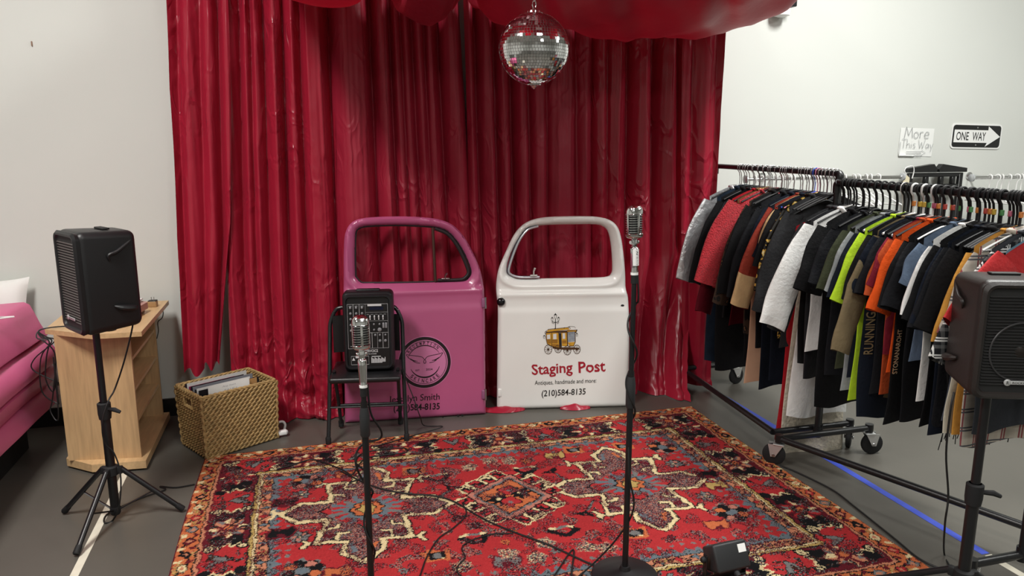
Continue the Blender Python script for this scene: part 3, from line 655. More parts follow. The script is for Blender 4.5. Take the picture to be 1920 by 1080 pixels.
mb.ribbon([(bc[0] + R1 * .045 * math.cos(g), bc[1] + R1 * (.03 + .07 * math.sin(g))) for g in np.linspace(0, 2*PI, 18)[:-1]], R1 * .02, -.0018, pdec, True)
mb.build('badge_outline', BI, pd)
mb = MB()
def arc_text(st, r, a0, a1, h, flip=False):
    for i, ch in enumerate(st):
        g = a0 + (a1 - a0) * i / (len(st) - 1); c, s = math.cos(g), math.sin(g); rot = g - PI/2 if not flip else g + PI/2
        wch = h * (.35 if ch == 'I' else .62); ox, oz = bc[0] + r * c, bc[1] + r * s
        ux, uz = math.cos(rot), math.sin(rot); put_text(mb, ch, ox - ux * wch / 2, oz - uz * wch / 2, wch if ch != 'I' else h * .16, h, -.0021, .012, 0, rot, 0, pdec)
arc_text('REDEMPTION', R1 * .70, math.radians(143), math.radians(48), R1 * .125)
mb.build('badge_lettering', BI, pd); mb = MB()
arc_text('SKINCARE', R1 * .80, math.radians(226), math.radians(312), R1 * .15, True)
mb.build('badge_lettering', BI, pd); mb = MB()
put_text(mb, 'EST.', bc[0] - R1 * .36, bc[1] - R1 * .33, R1 * .17, R1 * .07, -.0021, .01, 0, 0, 0, pdec); put_text(mb, '2024', bc[0] + R1 * .04, bc[1] - R1 * .32, R1 * .25, R1 * .08, -.0021, .01, 0, 0, 0, pdec)
mb.build('badge_lettering', BI, pd)
def line_text(st, M, dec, p0, p1, hpx, mbx, off=.0, shear=.0, jit=0):
    """hand lettering along a line between two surveyed points; hpx = capital height in the photo"""
    (x0, z0), (x1, z1) = px(p0, M), px(p1, M); h = abs(px((p0[0], p0[1] - hpx), M)[1] - z0)
    put_text(mbx, st, x0, z0, math.hypot(x1 - x0, z1 - z0), h, -.0016, off, shear, math.atan2(z1 - z0, x1 - x0), jit, dec)
mb = MB(); line_text('Jesselyn Smith', PM, pdec, (729, 757), (824, 751), 16, mb, .004, .05, .0015); mb.build('lettering', BI, pd); mb = MB(); line_text('(210)584-8135', PM, pdec, (738, 773), (824, 769), 16, mb, .02, .05); mb.build('lettering', BI, pd)

# white door: silver vent trim, latch, handle hole, knob, hinge
vt = L_([(1010,424.5),(992,430),(981,441),(972,456),(963,478),(956,500),(955,511),(962,517),(978,520.5),(1012,520)], WM)
MB().tube(smooth_path([(a, .018, b) for a, b in vt], 5), .0065, 8).build('vent_trim', mat('white_trim', '#cfd2d8', .25, .5), wd_)
MB().tube(smooth_path([(a - .004, .030, b) for a, b in vt], 5), .008, 8).build('vent_gasket', mat('grey_gasket', '#4c515c', .5), wd_)
a, b = px((1001, 518), WM); mb = MB().rbox((a, .008, b + .004), (.045, .012, .010), .003); mb.tube([(a, .006, b), (a, .002, b + .03), (a + .006, -.006, b + .05)], [.004, .005, .007], 8).build('vent_latch', mat('white_latch', '#d8d8d4', .3, .3), wd_)
a, b = px((939, 565), WM); k = MB().lathe([(.024, 0), (.026, .012), (.020, .022), (.012, .026), (.012, .030), (.004, .031)], (a, -.012, b), 20, Matrix.Rotation(PI/2, 3, 'X')).build('latch_knob', mat('dark_chrome', '#3b3b3e', .2, .9), wd_)
MB().rbox((a - .006, -.006, b), (.02, .03, .06), .006).build('latch_plate', mat('white_latch', '', 0), wd_)
a, b = px((937, 735), WM); MB().rbox((a, -.010, b), (.026, .03, .052), .006).build('hinge', WPNT, wd_)
a, b = px((1166, 572), WM); MB().lathe([(.011, 0), (.011, .002)], (a, float(wdec(a, 0, b)[1]) - .0005, b), 14, Matrix.Rotation(PI/2, 3, 'X'), 1, .6).build('handle_hole', INK, wd_)
RED = mat('signwriter_red', '#a31a2c', .4); SBK = mat('signwriter_black', '#1a1a1a', .45); GOLD = mat('signwriter_gold', '#c8962e', .45, var=.15, vscale=40); BRN = mat('signwriter_brown', '#4a2e12', .5); GLS = mat('signwriter_grey', '#8d949c', .45, var=.3, vscale=60); SWH = mat('signwriter_white', '#d8dadb', .5); OCH = mat('signwriter_ochre', '#9a6a1f', .5, var=.2, vscale=40)
mb = MB(); line_text('Staging', WM, wdec, (997, 707.5), (1073, 702.5), 26, mb, .016, .0, .002)
line_text('Post', WM, wdec, (1084, 698), (1134, 694.5), 21, mb, .018, 0, .002); mb.build('red_lettering', RED, wd_)
mb = MB(); line_text('Antiques, handmade and more:', WM, wdec, (1002, 722.5), (1117, 718), 10.5, mb, .0, .05, .0008); mb.build('black_lettering', SBK, wd_); mb = MB(); line_text('(210)584-8135', WM, wdec, (1015, 745), (1097, 741), 15, mb, .012, .08); mb.build('black_lettering', SBK, wd_)
# the coach, painted flat: crop pixels of the sign (origin 990,570 ; scale 5.68)
cp = lambda pts: [px((990 + a / 5.68, 570 + b / 5.68), WM) for a, b in pts]
def flat(name, polys, m, y, rib=()):
    mb = MB()
    for p in polys:
        q = cp(p); mb.add([wdec(a, y, b) for a, b in q], [tuple(range(len(q)))[::-1]])
    for p, wdt in rib: mb.ribbon(cp(p), wdt, y, wdec)
    return mb.build(name, m, wd_, smooth=False)
oval = lambda x, y, rx, ry, n=22: [(x + rx * math.cos(2*PI*k/n), y + ry * math.sin(2*PI*k/n)) for k in range(n + 1)]
flat('coach_shadow', [[(250,440),(300,452),(470,452),(540,460),(540,475),(380,480),(260,466)], [(185,285),(520,268),(508,300),(188,300)]], BRN, -.0010)
flat('coach_body', [[(186,300),(245,296),(322,300),(326,455),(245,440),(200,415),(190,370)], [(348,300),(410,298),(414,440),(356,440)], [(412,268),(500,268),(508,284),(412,290)], [(200,270),(420,244),(440,262),(200,290)], [(416,402),(497,395),(485,436),(436,440)]], GOLD, -.0014)
for q in ([(196,372),(240,372),(240,412),(206,412)], [(250,374),(310,374),(312,410),(250,410)], [(250,418),(318,418),(320,448),(250,436)], [(356,380),(402,380),(402,412),(358,412)]): flat('coach_panel', [q], OCH, -.0017)
flat('coach_doorway', [[(324,302),(348,302),(354,460),(334,464)]], SBK, -.0018)
for q in ([(196,322),(230,316),(232,364),(198,366)], [(262,312),(297,308),(298,366),(264,368)], [(362,304),(388,302),(390,362),(364,364)]): flat('coach_window', [q], SWH, -.0019)
flat('coach_windscreen', [[(420,292),(494,286),(492,388),(416,396)]], GLS, -.0018)
rb = [([(186,300),(190,370),(200,415),(245,440),(326,458)], .004), ([(186,300),(520,268)], .004), ([(245,296),(248,440)], .003), ([(322,300),(330,460)], .004), ([(410,290),(416,440)], .006), ([(494,286),(497,395),(480,438),(430,440)], .004), ([(196,372),(240,372)], .002), ([(250,374),(312,374)], .002), ([(205,272),(208,262),(440,240),(445,258)], .003), ([(420,236),(440,230),(490,234),(500,250)], .002), ([(280,262),(282,248)], .003), ([(380,255),(382,240)], .003), ([(196,272),(176,290),(178,312)], .0025)]
flat('coach_lines', [], BRN, -.0021, rb)
wh = []
for x, y, rx, ry in ((210,475,39,48), (315,470,35,40), (413,484,38,48), (514,474,36,46)):
    wh += [(oval(x, y, rx, ry), .0030), (oval(x, y, 6, 7, 10), .005)] + [([(x, y), (x + rx * math.cos(k * PI/5), y + ry * math.sin(k * PI/5))], .0018) for k in range(10)]
flat('coach_wheels', [], BRN, -.0022, wh)
ln = [([(287,258),(287,150)], .0040)] + [(q, .002) for q in ([(287,190),(262,182),(252,170)], [(287,190),(312,182),(322,170)], [(287,180),(262,205)], [(287,180),(312,205)])]
lp = []
for x, y, k in ((287,112,1.0), (252,145,.75), (320,143,.75), (256,183,.45), (316,182,.45), (168,335,.7), (514,312,.7)):
    lp.append([(x - 16*k, y), (x, y - 22*k), (x + 16*k, y)]); ln += [([(x - 14*k, y), (x - 9*k, y + 34*k), (x + 9*k, y + 34*k), (x + 14*k, y)], .0018)]
for q in lp: flat('coach_lamp', [q], SBK, -.0021)
flat('lamp_post', [], SBK, -.0021, ln)

# ------------------------------------------------------------------ folding chair
cl = thing('folding_chair', 'black metal folding chair before the pink car door', 'chair', (.272, 3.975, .011), math.radians(-9))
SATB = mat('satin_black_steel', '#1b1b1d', .25, spec=.6)
for s in (1, -1):
    path = [(s*.214, 0, .012), (s*.208, .06, .20), (s*.204, .115, .38), (s*.202, .175, .57), (s*.198, .195, .64), (s*.175, .208, .70)]
    f = MB().tube(smooth_path(path, 5), .0115, 10).build('leg', SATB, cl)
    MB().lathe([(.015, -.012), (.016, .02), (.012, .03)], (s*.214, 0, .012), 10).build('foot_cap', RUB, f)
    path = [(s*.172, .255, .012), (s*.172, .17, .20), (s*.174, .06, .40)]
    f = MB().tube(path, .0105, 10).build('leg', SATB, cl)
    MB().lathe([(.015, -.012), (.016, .02), (.012, .03)], (s*.172, .255, .012), 10).build('foot_cap', RUB, f)
MB().tube(smooth_path([(-.175, .208, .70), (-.14, .212, .722), (0, .214, .728), (.14, .212, .722), (.175, .208, .70)], 6), .0115, 10).build('back_frame', SATB, cl)
MB().tube([(-.209, .055, .19), (.209, .055, .19)], .007, 8).build('stretcher', SATB, cl)
MB().tube([(-.172, .19, .155), (.172, .19, .155)], .007, 8).build('stretcher', SATB, cl)
mb = MB(); mb.rbox((0, .13, .37), (.385, .34, .032), .014, 4); mb.build('seat', mat('black_seat_vinyl', '#19191b', .35, bump=.1, bscale=250), cl)
mb = MB(); nu = 14
vs = [(-.185 + .37 * i / nu, .180 + .022 * math.cos((i / nu - .5) * PI) + dy, z) for z in (.47, .49, .66, .68) for i in range(nu + 1) for dy in (0, .014)]
mb.add(vs, [(j*2*(nu+1) + 2*i + k, j*2*(nu+1) + 2*i + 2 + k, (j+1)*2*(nu+1) + 2*i + 2 + k, (j+1)*2*(nu+1) + 2*i + k) for j in range(3) for i in range(nu) for k in (0, 1)]); mb.build('backrest', MATS['black_seat_vinyl'], cl)

# ------------------------------------------------------------------ portable PA with mixer panel, standing on the chair
pa = thing('portable_mixer_speaker', 'black portable mixer speaker with knob panel on folding chair', 'speaker', (.303, 4.045, .3985), (math.radians(-3), 0, math.radians(-9)))
PW, PH = .276, .445
MB().rbox((0, .06, PH/2), (PW, .14, PH), .028, 5).build('housing', BLK, pa)
mb = MB(); fr = []
rr = lambda w, h, r, n=5: [(sx * (w/2 - r) + r * math.cos(a), cz * (h/2 - r) + r * math.sin(a)) for sx, cz, a0 in ((1, 1, 0), (-1, 1, PI/2), (-1, -1, PI), (1, -1, 3*PI/2)) for a in [a0 + PI/2 * k / n for k in range(n + 1)]]
o1 = rr(PW - .012, PH - .02, .03); o2 = rr(PW - .05, PH - .06, .022); n = len(o1)
vs = [(a, -.010, b + PH/2) for a, b in o1] + [(a, -.024, b * .985 + PH/2) for a, b in rr(PW - .024, PH - .032, .03)] + [(a, -.024, b + PH/2) for a, b in rr(PW - .042, PH - .052, .024)] + [(a, -.012, b + PH/2) for a, b in o2]
mb.add(vs, [(k*n + i, k*n + (i+1) % n, (k+1)*n + (i+1) % n, (k+1)*n + i) for k in range(3) for i in range(n)]); mb.build('front_bezel', BLK, pa)
MB().prism([(a, b + PH/2) for a, b in o2], -.0125, -.004).build('control_panel', mat('panel_black', '#0e0e10', .4), pa, smooth=False)
PRN = mat('panel_white_print', '#c9c9cb', .5); KNB = mat('grey_knob', '#8c8c90', .35, .2)
# panel coordinates: crop px (630,540 ; scale 6.75)
def pp(a, b): return ((a - 405) / 6.75 * .00292, PH - .012 - (b - 60) / 6.75 * .00292 * 1.0)
mb = MB(); R_ = lambda a, b, c, d, wdt=.0016: mb.ribbon([pp(a, b), pp(c, b), pp(c, d), pp(a, d)], wdt, -.0132, None, True)
R_(150, 185, 655, 755); R_(225, 185, 300, 755); R_(375, 185, 655, 292); R_(375, 292, 655, 402); R_(375, 402, 655, 555); R_(450, 555, 518, 755); R_(518, 555, 585, 755); R_(180, 855, 400, 965)
T_ = lambda st, a, b, w_, h_: put_text(mb, st, *pp(a, b), w_ / 6.75 * .00292, h_ / 6.75 * .00292, -.0134, .01)
T_('POWERVOICE', 292, 808, 226, 36); T_('PORTABLE PA SYSTEM', 292, 836, 205, 14)
for a in (405, 458, 512, 566, 618): T_('EQ', a - 12, 322, 26, 7)
for a in (170, 242, 316): T_('IN', a + 8, 728, 20, 8); T_('GAIN', a, 212, 38, 8)
mb.add([(*pp(190, 910)[:1], -.0134, pp(190, 910)[1]), (pp(228, 910)[0], -.0134, pp(228, 910)[1]), (pp(209, 870)[0], -.0134, pp(209, 870)[1])], [(0, 1, 2)])
q = lambda a, b, c, d: mb.add([(pp(a, b)[0], -.0133, pp(a, b)[1]), (pp(c, b)[0], -.0133, pp(c, b)[1]), (pp(c, d)[0], -.0133, pp(c, d)[1]), (pp(a, d)[0], -.0133, pp(a, d)[1])], [(0, 3, 2, 1)])
q(404, 188, 578, 212); q(235, 852, 322, 880); q(436, 858, 552, 868)
for i in range(13): q(432 + i * 14, 875 + 10 * (i % 3), 441 + i * 14, 948 - (12 if i > 9 else 0))
mb.build('panel_print', PRN, pa, smooth=False)
mb = MB(); a, b = pp(430, 262); c, d = pp(600, 222); mb.box(((a + c) / 2, -.0135, (b + d) / 2), (abs(c - a), .002, abs(d - b))).build('display', mat('display_glass', '#10142a', .1), pa, smooth=False)
kb = [(a, b, 15) for a in (190, 262, 335) for b in (230, 302, 374, 448, 522)] + [(a, b, 12) for a in (478, 548) for b in (445,)] + [(478, 517, 12), (547, 517, 26), (548, 585, 12), (618, 585, 12), (548, 660, 17), (616, 660, 17), (490, 585, 14)]
pm = None
for a, b, r in kb:
    x, z = pp(a, b); r = r / 6.75 * .00292
    k = MB().lathe([(r, 0), (r, .004), (r*.75, .005), (r*.65, .012), (r*.5, .013)], (x, -.0125, z), 10, Matrix.Rotation(PI/2, 3, 'X')); k.box((x, -.0262, z + r * .3), (r * .18, .001, r * .6)); k.build('knob', KNB, pa)
for a in (432, 487, 540, 594):
    x, z = pp(a, 358); MB().box((x, -.0135, z), (.0055, .002, .026)).box((x, -.017, z + .004), (.007, .008, .006)).build('slider', PRN, pa, smooth=False)
for a in (597, 630):
    x, z = pp(a, 462); MB().rbox((x, -.015, z), (.011, .006, .030), .002).build('rocker_switch', KNB, pa)
for a in (186, 258, 332):
    x, z = pp(a, 668); MB().lathe([(.0105, 0), (.0105, .003), (.008, .003), (.008, .001)], (x, -.0125, z), 14, Matrix.Rotation(PI/2, 3, 'X')).build('input_jack', BLKM, pa)
MB().rbox((0, .06, PH + .002), (.13, .04, .014), .006).build('carry_handle', BLK, pa)

# ------------------------------------------------------------------ microphones and stands
def sq(n, a, b, e=3.2):                                    # superellipse ring
    r = []
    for k in range(n):
        g = 2*PI*k/n; c, s = math.cos(g), math.sin(g); r.append((a * abs(c) ** (2/e) * (1 if c >= 0 else -1), b * abs(s) ** (2/e) * (1 if s >= 0 else -1)))
    return r
def loft(mb, rings):
    n = len(rings[0]); o = len(mb.v)
    for r in rings: mb.v += [tuple(p) for p in r]
    for i in range(len(rings) - 1):
        for k in range(n): mb.f.append((o + i*n + k, o + i*n + (k+1) % n, o + (i+1)*n + (k+1) % n, o + (i+1)*n + k))
    mb.f.append(tuple(o + k for k in range(n))[::-1]); mb.f.append(tuple(o + (len(rings)-1)*n + k for k in range(n))); return mb
def microphone(label, loc, rz, tilt, sticker):
    m = thing('microphone', label, 'microphone', loc, (tilt, 0, rz)); n = 28; h0 = .135   # loc = foot of the handle
    MB().lathe([(.0115, 0), (.0125, .002), (.0125, .012), (.0120, .014), (.013, .03), (.0150, .075), (.0155, .092), (.012, .098), (.008, .100)], n=18).build('handle', CHROME, m)
    MB().lathe([(.0135, .0), (.0135, .009)], n=18).build('handle_ring', WHT, m)
    MB().rbox((0, 0, .112), (.020, .012, .034), .004).build('yoke', CHROME, m)
    for s in (1, -1): MB().lathe([(.007, 0), (.008, .003), (.006, .008)], (s*.010, 0, .116), 12, Matrix.Rotation(s*PI/2, 3, 'Y')).build('swivel_screw', CHROME, m)
    z = h0; a, b = .028, .024
    loft(MB(), [[(x, y, zz) for x, y in sq(n, a * k, b * k)] for zz, k in ((z + .004, .80), (z + .01, .86), (z + .085, .86), (z + .088, .8))]).build('grille_core', mat('dark_grille', '#1c1b1b', .6), m)
    loft(MB(), [[(x, y, zz) for x, y in sq(n, a * k, b * k)] for zz, k in ((z - .006, .5), (z - .003, .85), (z + .002, 1.0), (z + .010, 1.02), (z + .012, .95))]).build('base_collar', CHROME, m)
    loft(MB(), [[(x, y, zz) for x, y in sq(n, a * k, b * k)] for zz, k in ((z + .078, .95), (z + .080, 1.02), (z + .090, 1.0), (z + .100, .90), (z + .107, .70), (z + .111, .42), (z + .112, .1))]).build('top_cap', CHROME, m)
    mb = MB()
    for i in range(8):
        zz = z + .017 + i * .0082
        loft(mb, [[(x, y, zz + dz) for x, y in sq(n, a * k, b * k)] for dz, k in ((-.0022, .90), (-.001, 1.01), (.001, 1.01), (.0022, .90))])
    tag(mb.build('grille_ribs', CHROME, m), kind='stuff')
    mb = MB()
    for g in (-PI/2, 0, PI, PI/2):
        c, s = math.cos(g), math.sin(g); mb.rbox((a * c * 1.0, b * s * 1.0, z + .045), (.009 if abs(s) > .5 else .004, .009 if abs(c) > .5 else .004, .072), .0015, 2)
    mb.build('grille_bars', CHROME, m)
    if sticker:
        mb = MB(); ns = 14
        vs = [(.0156 * math.sin(g), -.0156 * math.cos(g), zz) for zz in (.034, .092) for g in np.linspace(-1.0, 1.0, ns)]
        st = mb.add(vs, [(i, i+1, ns+i+1, ns+i) for i in range(ns - 1)]).build('paper_label', PAPER, m)
        mb = MB().ribbon([(-.002, .085), (.002, .080), (-.003, .075), (.003, .072)], .003, -.0160).ribbon([(.0, .066), (.003, .062), (.0, .058), (-.003, .062), (0, .066)], .0012, -.0160).ribbon([(-.003, .054), (.003, .053), (-.002, .047), (.003, .045)], .0012, -.0160).ribbon([(.003, .041), (-.003, .040), (.002, .036)], .0012, -.0160)
        mb.build('scribble', INK, st)
    return m
def mic_stand(label, x, y, zt, clutch, zc_len):
    t = thing('microphone_stand', label, 'stand', (x, y, .011))
    MB().lathe([(.125, 0), (.128, .006), (.120, .014), (.06, .022), (.022, .030), (.018, .045), (.0, .046)], n=40).build('base', mat('cast_iron_black', '#151517', .45, spec=.5), t)
    MB().lathe([(.0115, .02), (.0115, clutch + .02)], n=14).build('lower_tube', BLKM, t)
    MB().lathe([(.0135, clutch - zc_len), (.017, clutch - zc_len + .006), (.0175, clutch - .03), (.0135, clutch)], n=16).build('clutch_grip', mat('dark_grey_rubber', '#26282a', .6), t)
    MB().lathe([(.0090, clutch - .02), (.0090, zt)], n=14).build('upper_tube', BLKM, t)
    MB().lathe([(.012, zt - .03), (.012, zt)], n=14).build('thread_adapter', RUB, t)
    return t
def helix(x, y, z0, z1, r, turns, n=90): return [(x + r * math.cos(2*PI*turns*k/n), y + r * math.sin(2*PI*turns*k/n), z0 + (z1 - z0) * k / n) for k in range(n + 1)]
def cord(name, label, path, r=.0034, cat='cable', group=None, m=None, n=6, res=6):
    return tag(MB().tube(smooth_path(path, res), r, n).build(name, m or CABLE), label, cat, group)
ML = (.160, 2.45); MR = (1.112, 2.39)
mic_stand('black microphone stand in front of the folding chair', *ML, .825, .755, .105)
microphone('silver vintage microphone in front of the black mixer speaker', (ML[0], ML[1], .8365), .06, math.radians(-4), False)
mic_stand('taller black microphone stand right of the white door', *MR, 1.175, .80, .12)
microphone('silver vintage microphone with handwritten label, before the right curtain', (MR[0], MR[1], 1.1865), .25, math.radians(-3), True)
cord('microphone_cable', 'black cable twisted around the taller microphone stand', [(MR[0] + .018, MR[1] + .014, 1.20)] + helix(MR[0], MR[1], 1.10, .62, .0185, 2.2, 24) + [(MR[0] - .01, MR[1] - .03, .45), (MR[0] + .018, MR[1] - .02, .30), (MR[0] - .03, MR[1] + .02, .16), (MR[0] - .14, MR[1] + .05, .03), (MR[0] - .20, MR[1] + .04, .017), tuple(fl(1075, 1030, .016)), tuple(fl(1040, 1078, .016)), tuple(fl(1000, 1130, .016))], .0035)
cord('microphone_cable', 'black cable hanging off the microphone stand before the chair', [(ML[0] + .015, ML[1] + .02, .84), (ML[0] + .022, ML[1] + .01, .74), (ML[0] + .055, ML[1] + .02, .67), (ML[0] + .05, ML[1] + .03, .635), (ML[0] + .0, ML[1] + .022, .63), (ML[0] - .03, ML[1] + .02, .60), (ML[0] - .035, ML[1] + .01, .56), (ML[0] - .016, ML[1] + .016, .50)] + helix(ML[0], ML[1], .46, .20, .0165, 1.1, 12) + [(ML[0] - .02, ML[1] - .03, .08), (ML[0] - .05, ML[1] - .11, .042), (ML[0] - .09, ML[1] - .20, .017), (ML[0] - .16, ML[1] - .30, .017)], .0038)
cord('cable', 'long black cable stretched over the central rug diamond', [tuple(fl(*p, .016)) for p in ((640, 884), (700, 912), (760, 925), (810, 929), (850, 940), (905, 972), (960, 996), (1030, 1022), (1095, 1052), (1130, 1066))], .0038)
cord('cable', 'thin black cable curving over the rug left of centre', [tuple(fl(*p, .0155)) for p in ((868, 945), (874, 965), (850, 990), (822, 1010), (800, 1045), (785, 1085), (760, 1130))], .0032)
cord('cable', 'thin dark cable looping over the rug middle', [tuple(fl(*p, .0150)) for p in ((962, 1000), (920, 1002), (880, 1015), (866, 1028), (872, 1045), (858, 1062), (862, 1078), (900, 1095))], .0028)
cord('cable', 'black cable coiled on the rug behind the front microphone stand', [tuple(fl(*p, .0155)) for p in ((655, 905), (690, 890), (668, 868), (680, 850), (720, 842), (757, 840), (762, 848), (730, 852), (690, 858), (672, 872), (660, 890), (640, 880), (590, 862), (560, 868), (520, 880))], .0034)
cord('cable', 'black cable hanging from the folding chair to the rug', [tuple(at(755, 690, 4.0)), tuple(at(765, 720, 4.0)), tuple(at(775, 745, 3.98)), tuple(at(788, 782, 3.96)), tuple(fl(796, 798, .016)), tuple(fl(830, 800, .016)), tuple(fl(780, 815, .016)), tuple(fl(700, 838, .016))], .0032)
# ------------------------------------------------------------------ loudspeakers on tripods
def loudspeaker(label, loc, rz, w, d, h, full_text, dull):
    t = thing('loudspeaker', label, 'speaker', loc, (0, 0, rz))
    tp = lambda q: (q.x * (1 - .30 * max(0, q.y / d + .1)), q.y - (.02 * abs(q.z / h) * 0), q.z * (1 - .05 * (q.y / d + .5)) - .0)
    cab = mat('speaker_brown_black', '#221d1b', .45, bump=.12, bscale=300) if dull else mat('speaker_black', '#151517', .42, bump=.08, bscale=300)
    MB().rbox((0, 0, h/2), (w, d, h), .030, 5, taper=tp).build('cabinet', cab, t)
    o1 = rr(w - .012, h - .014, .03, 6); o2 = rr(w - .044, h - .05, .022, 6); n = len(o1); fy = -d/2
    mb = MB(); rows = [(o1, fy + .012), (rr(w - .004, h - .006, .032, 6), fy - .004), (rr(w - .020, h - .024, .03, 6), fy - .014), (rr(w - .036, h - .042, .024, 6), fy - .012), (o2, fy - .004)]
    for r, y in rows: mb.v += [(a, y, b + h/2) for a, b in r]
    mb.f += [(k*n + i, k*n + (i+1) % n, (k+1)*n + (i+1) % n, (k+1)*n + i) for k in range(len(rows) - 1) for i in range(n)]
    mb.build('front_bezel', cab, t)
    g = MB().prism([(a, b + h/2) for a, b in o2], fy - .0042, fy + .004).build('grille', mat('grille_cloth', '#1a1a1a', .7), t, smooth=False)
    mb = MB(); k = 30; zz0 = .045; zz1 = h - .045
    for i in range(k):
        z = zz0 + (zz1 - zz0) * (i + .5) / k; hw = (w - .048) / 2; p = (zz1 - zz0) / k * .30
        mb.add([(-hw, fy - .004, z - p), (hw, fy - .004, z - p), (hw, fy - .0085, z), (-hw, fy - .0085, z), (-hw, fy - .004, z + p), (hw, fy - .004, z + p)], [(0,1,2,3), (3,2,5,4)])
    tag(mb.build('grille_ribs', mat('grille_rib_dark', '#1d1c1c', .5) if dull else mat('grille_rib', '#4a4442', .45), g, smooth=False), kind='stuff')
    if dull:                                             # woofer ring showing through the grille
        MB().tube([(.092 * math.cos(a), fy - .0075, .155 + .092 * math.sin(a)) for a in [2*PI*i/40 for i in range(40)]], .003, 6, closed=True).build('woofer_ring', mat('ring_grey', '#333233', .4), t)
        MB().lathe([(.02, 0), (.012, .004), (.001, .005)], (0, fy - .005, .155), 16, Matrix.Rotation(PI/2, 3, 'X')).build('dust_cap', mat('cap_dark', '#1b1512', .3), t)
    bx, bz = (.0, .058) if dull else (-.02, .062)
    b = MB().lathe([(.0105, 0), (.0105, .003), (.009, .004)], (bx - .03, fy - .008, bz), 18, Matrix.Rotation(PI/2, 3, 'X')); b.rbox((bx + .012, fy - .010, bz), (.07, .003, .012), .001); b = b.build('badge', mat('badge_silver', '#cfcfcf', .3, .5), t)
    mb = MB(); put_text(mb, 'ROCKVILLE', bx - .016, bz - .0035, .056, .007, fy - .0118, .01); put_text(mb, 'R', bx - .0335, bz - .005, .007, .010, fy - .0122, .02); mb.build('badge_lettering', INK, b)
    for s in (1, -1):                                    # scooped side grips and wing brackets
        x = s * (w/2 - .008)
        MB().tube(smooth_path([(x, .0, h * .70), (x + s*.004, -.005, h * .76), (x + s*.002, .03, h * .79), (x - s*.012, .08, h * .86), (x - s*.018, .10, h * .90)], 5), [.003 + .005 * math.sin(PI * k / 20) for k in range(21)], 8).build('side_grip', cab, t)
        MB().tube(smooth_path([(x - s*.002, .0, h * .26), (x + s*.006, .03, h * .235), (x - s*.002, .075, h * .215), (x - s*.012, .09, h * .225)], 5), [.004 + .010 * math.sin(PI * k / 15) for k in range(16)], 8).build('side_bracket', cab, t)
    MB().rbox((0, .02, h - .001), (.09, .03, .008), .003).build('top_slot', INK, t)
    MB().lathe([(.026, -.012), (.026, .01)], (0, .01, 0), 18).build('pole_socket', BLKM, t)
    return t
def tripod(label, c, feet, hub_z, z_collar, top, low_r=.017):
    t = thing('speaker_stand', label, 'speaker stand', (c[0], c[1], 0)); L = lambda p: (p[0] - c[0], p[1] - c[1], p[2])
    MB().lathe([(.0145, z_collar - .02), (.0145, top)], n=14).build('pole', BLKM, t)
    MB().lathe([(.019, .035), (.019, z_collar)], n=16).build('lower_tube', BLKM, t)
    k = MB().lathe([(.024, z_collar - .075), (.027, z_collar - .05), (.027, z_collar - .005), (.020, z_collar)], n=18).build('collar', RUB, t)
    MB().tube([(.02, -.012, z_collar - .03), (.045, -.030, z_collar - .028), (.07, -.036, z_collar - .040)], [.008, .010, .007], 8).build('knob', RUB, k)
    MB().lathe([(.022, hub_z - .03), (.030, hub_z - .024), (.030, hub_z + .012), (.022, hub_z + .018)], n=18).build('hub', RUB, t)
    MB().lathe([(.018, .022), (.022, .03), (.022, .055), (.018, .06)], n=16).build('lower_hub', RUB, t)
    for f in feet:
        f = Vector(L((f[0], f[1], .012))); dr = Vector((f.x, f.y, 0)).normalized(); s = dr * .040 + Vector((0, 0, hub_z))
        MB().rbox((dr.x * .034, dr.y * .034, hub_z - .006), (.028, .022, .034), .005, 2, rot=(0, 0, math.atan2(dr.y, dr.x))).build('hinge_block', RUB, t)
        lg = MB().tube([tuple(s), tuple(f)], .0115, 10).build('leg', BLKM, t)
        u = (f - s).normalized(); MB().tube([tuple(f - u * .035), tuple(f - u * .004), tuple(f + u * .001)], [.013, .0145, .012], 10).build('rubber_foot', RUB, lg)
        mid = s + (f - s) * .52; MB().tube([(dr.x * .018, dr.y * .018, .045), tuple(mid)], .0065, 6, flat=.6).build('brace', BLKM, t)
    return t
tripod('black tripod speaker stand left of the wooden cabinet front', (-.880, 3.43), [(-1.115, 3.535), (-.962, 3.125), (-.600, 3.415)], .235, .545, .86)
loudspeaker('black loudspeaker on left tripod, facing left toward the wall', (-.835, 3.43, .872), math.radians(-57), .235, .235, .425, False, False)
TR = (2.085, 1.80)
tripod('black tripod speaker stand standing beside the rug at right', TR, [(1.955, 2.12), (2.42, 1.74), (2.02, 1.46)], .215, .545, .85)
loudspeaker('black loudspeaker on right tripod in front of the clothes', (TR[0] + .050, TR[1] + .025, .862), math.radians(-21), .265, .24, .375, True, True)
cord('cable', 'black cable drooping from left loudspeaker down its tripod', [tuple(at(250, 595, 3.5)), tuple(at(247, 620, 3.46)), tuple(at(232, 680, 3.45)), tuple(at(215, 730, 3.44)), tuple(at(203, 752, 3.40)), tuple(at(192, 790, 3.38)), tuple(at(196, 830, 3.39)), tuple(at(214, 850, 3.40)), tuple(at(226, 890, 3.38)), tuple(at(224, 945, 3.36)), tuple(fl(212, 975, .006)), tuple(fl(196, 980, .006)), tuple(fl(200, 965, .006)), tuple(fl(232, 948, .006)), tuple(fl(275, 930, .006)), tuple(fl(310, 918, .006)), tuple(fl(300, 912, .006)), tuple(fl(330, 914, .006)), tuple(fl(365, 908, .006))], .0036)
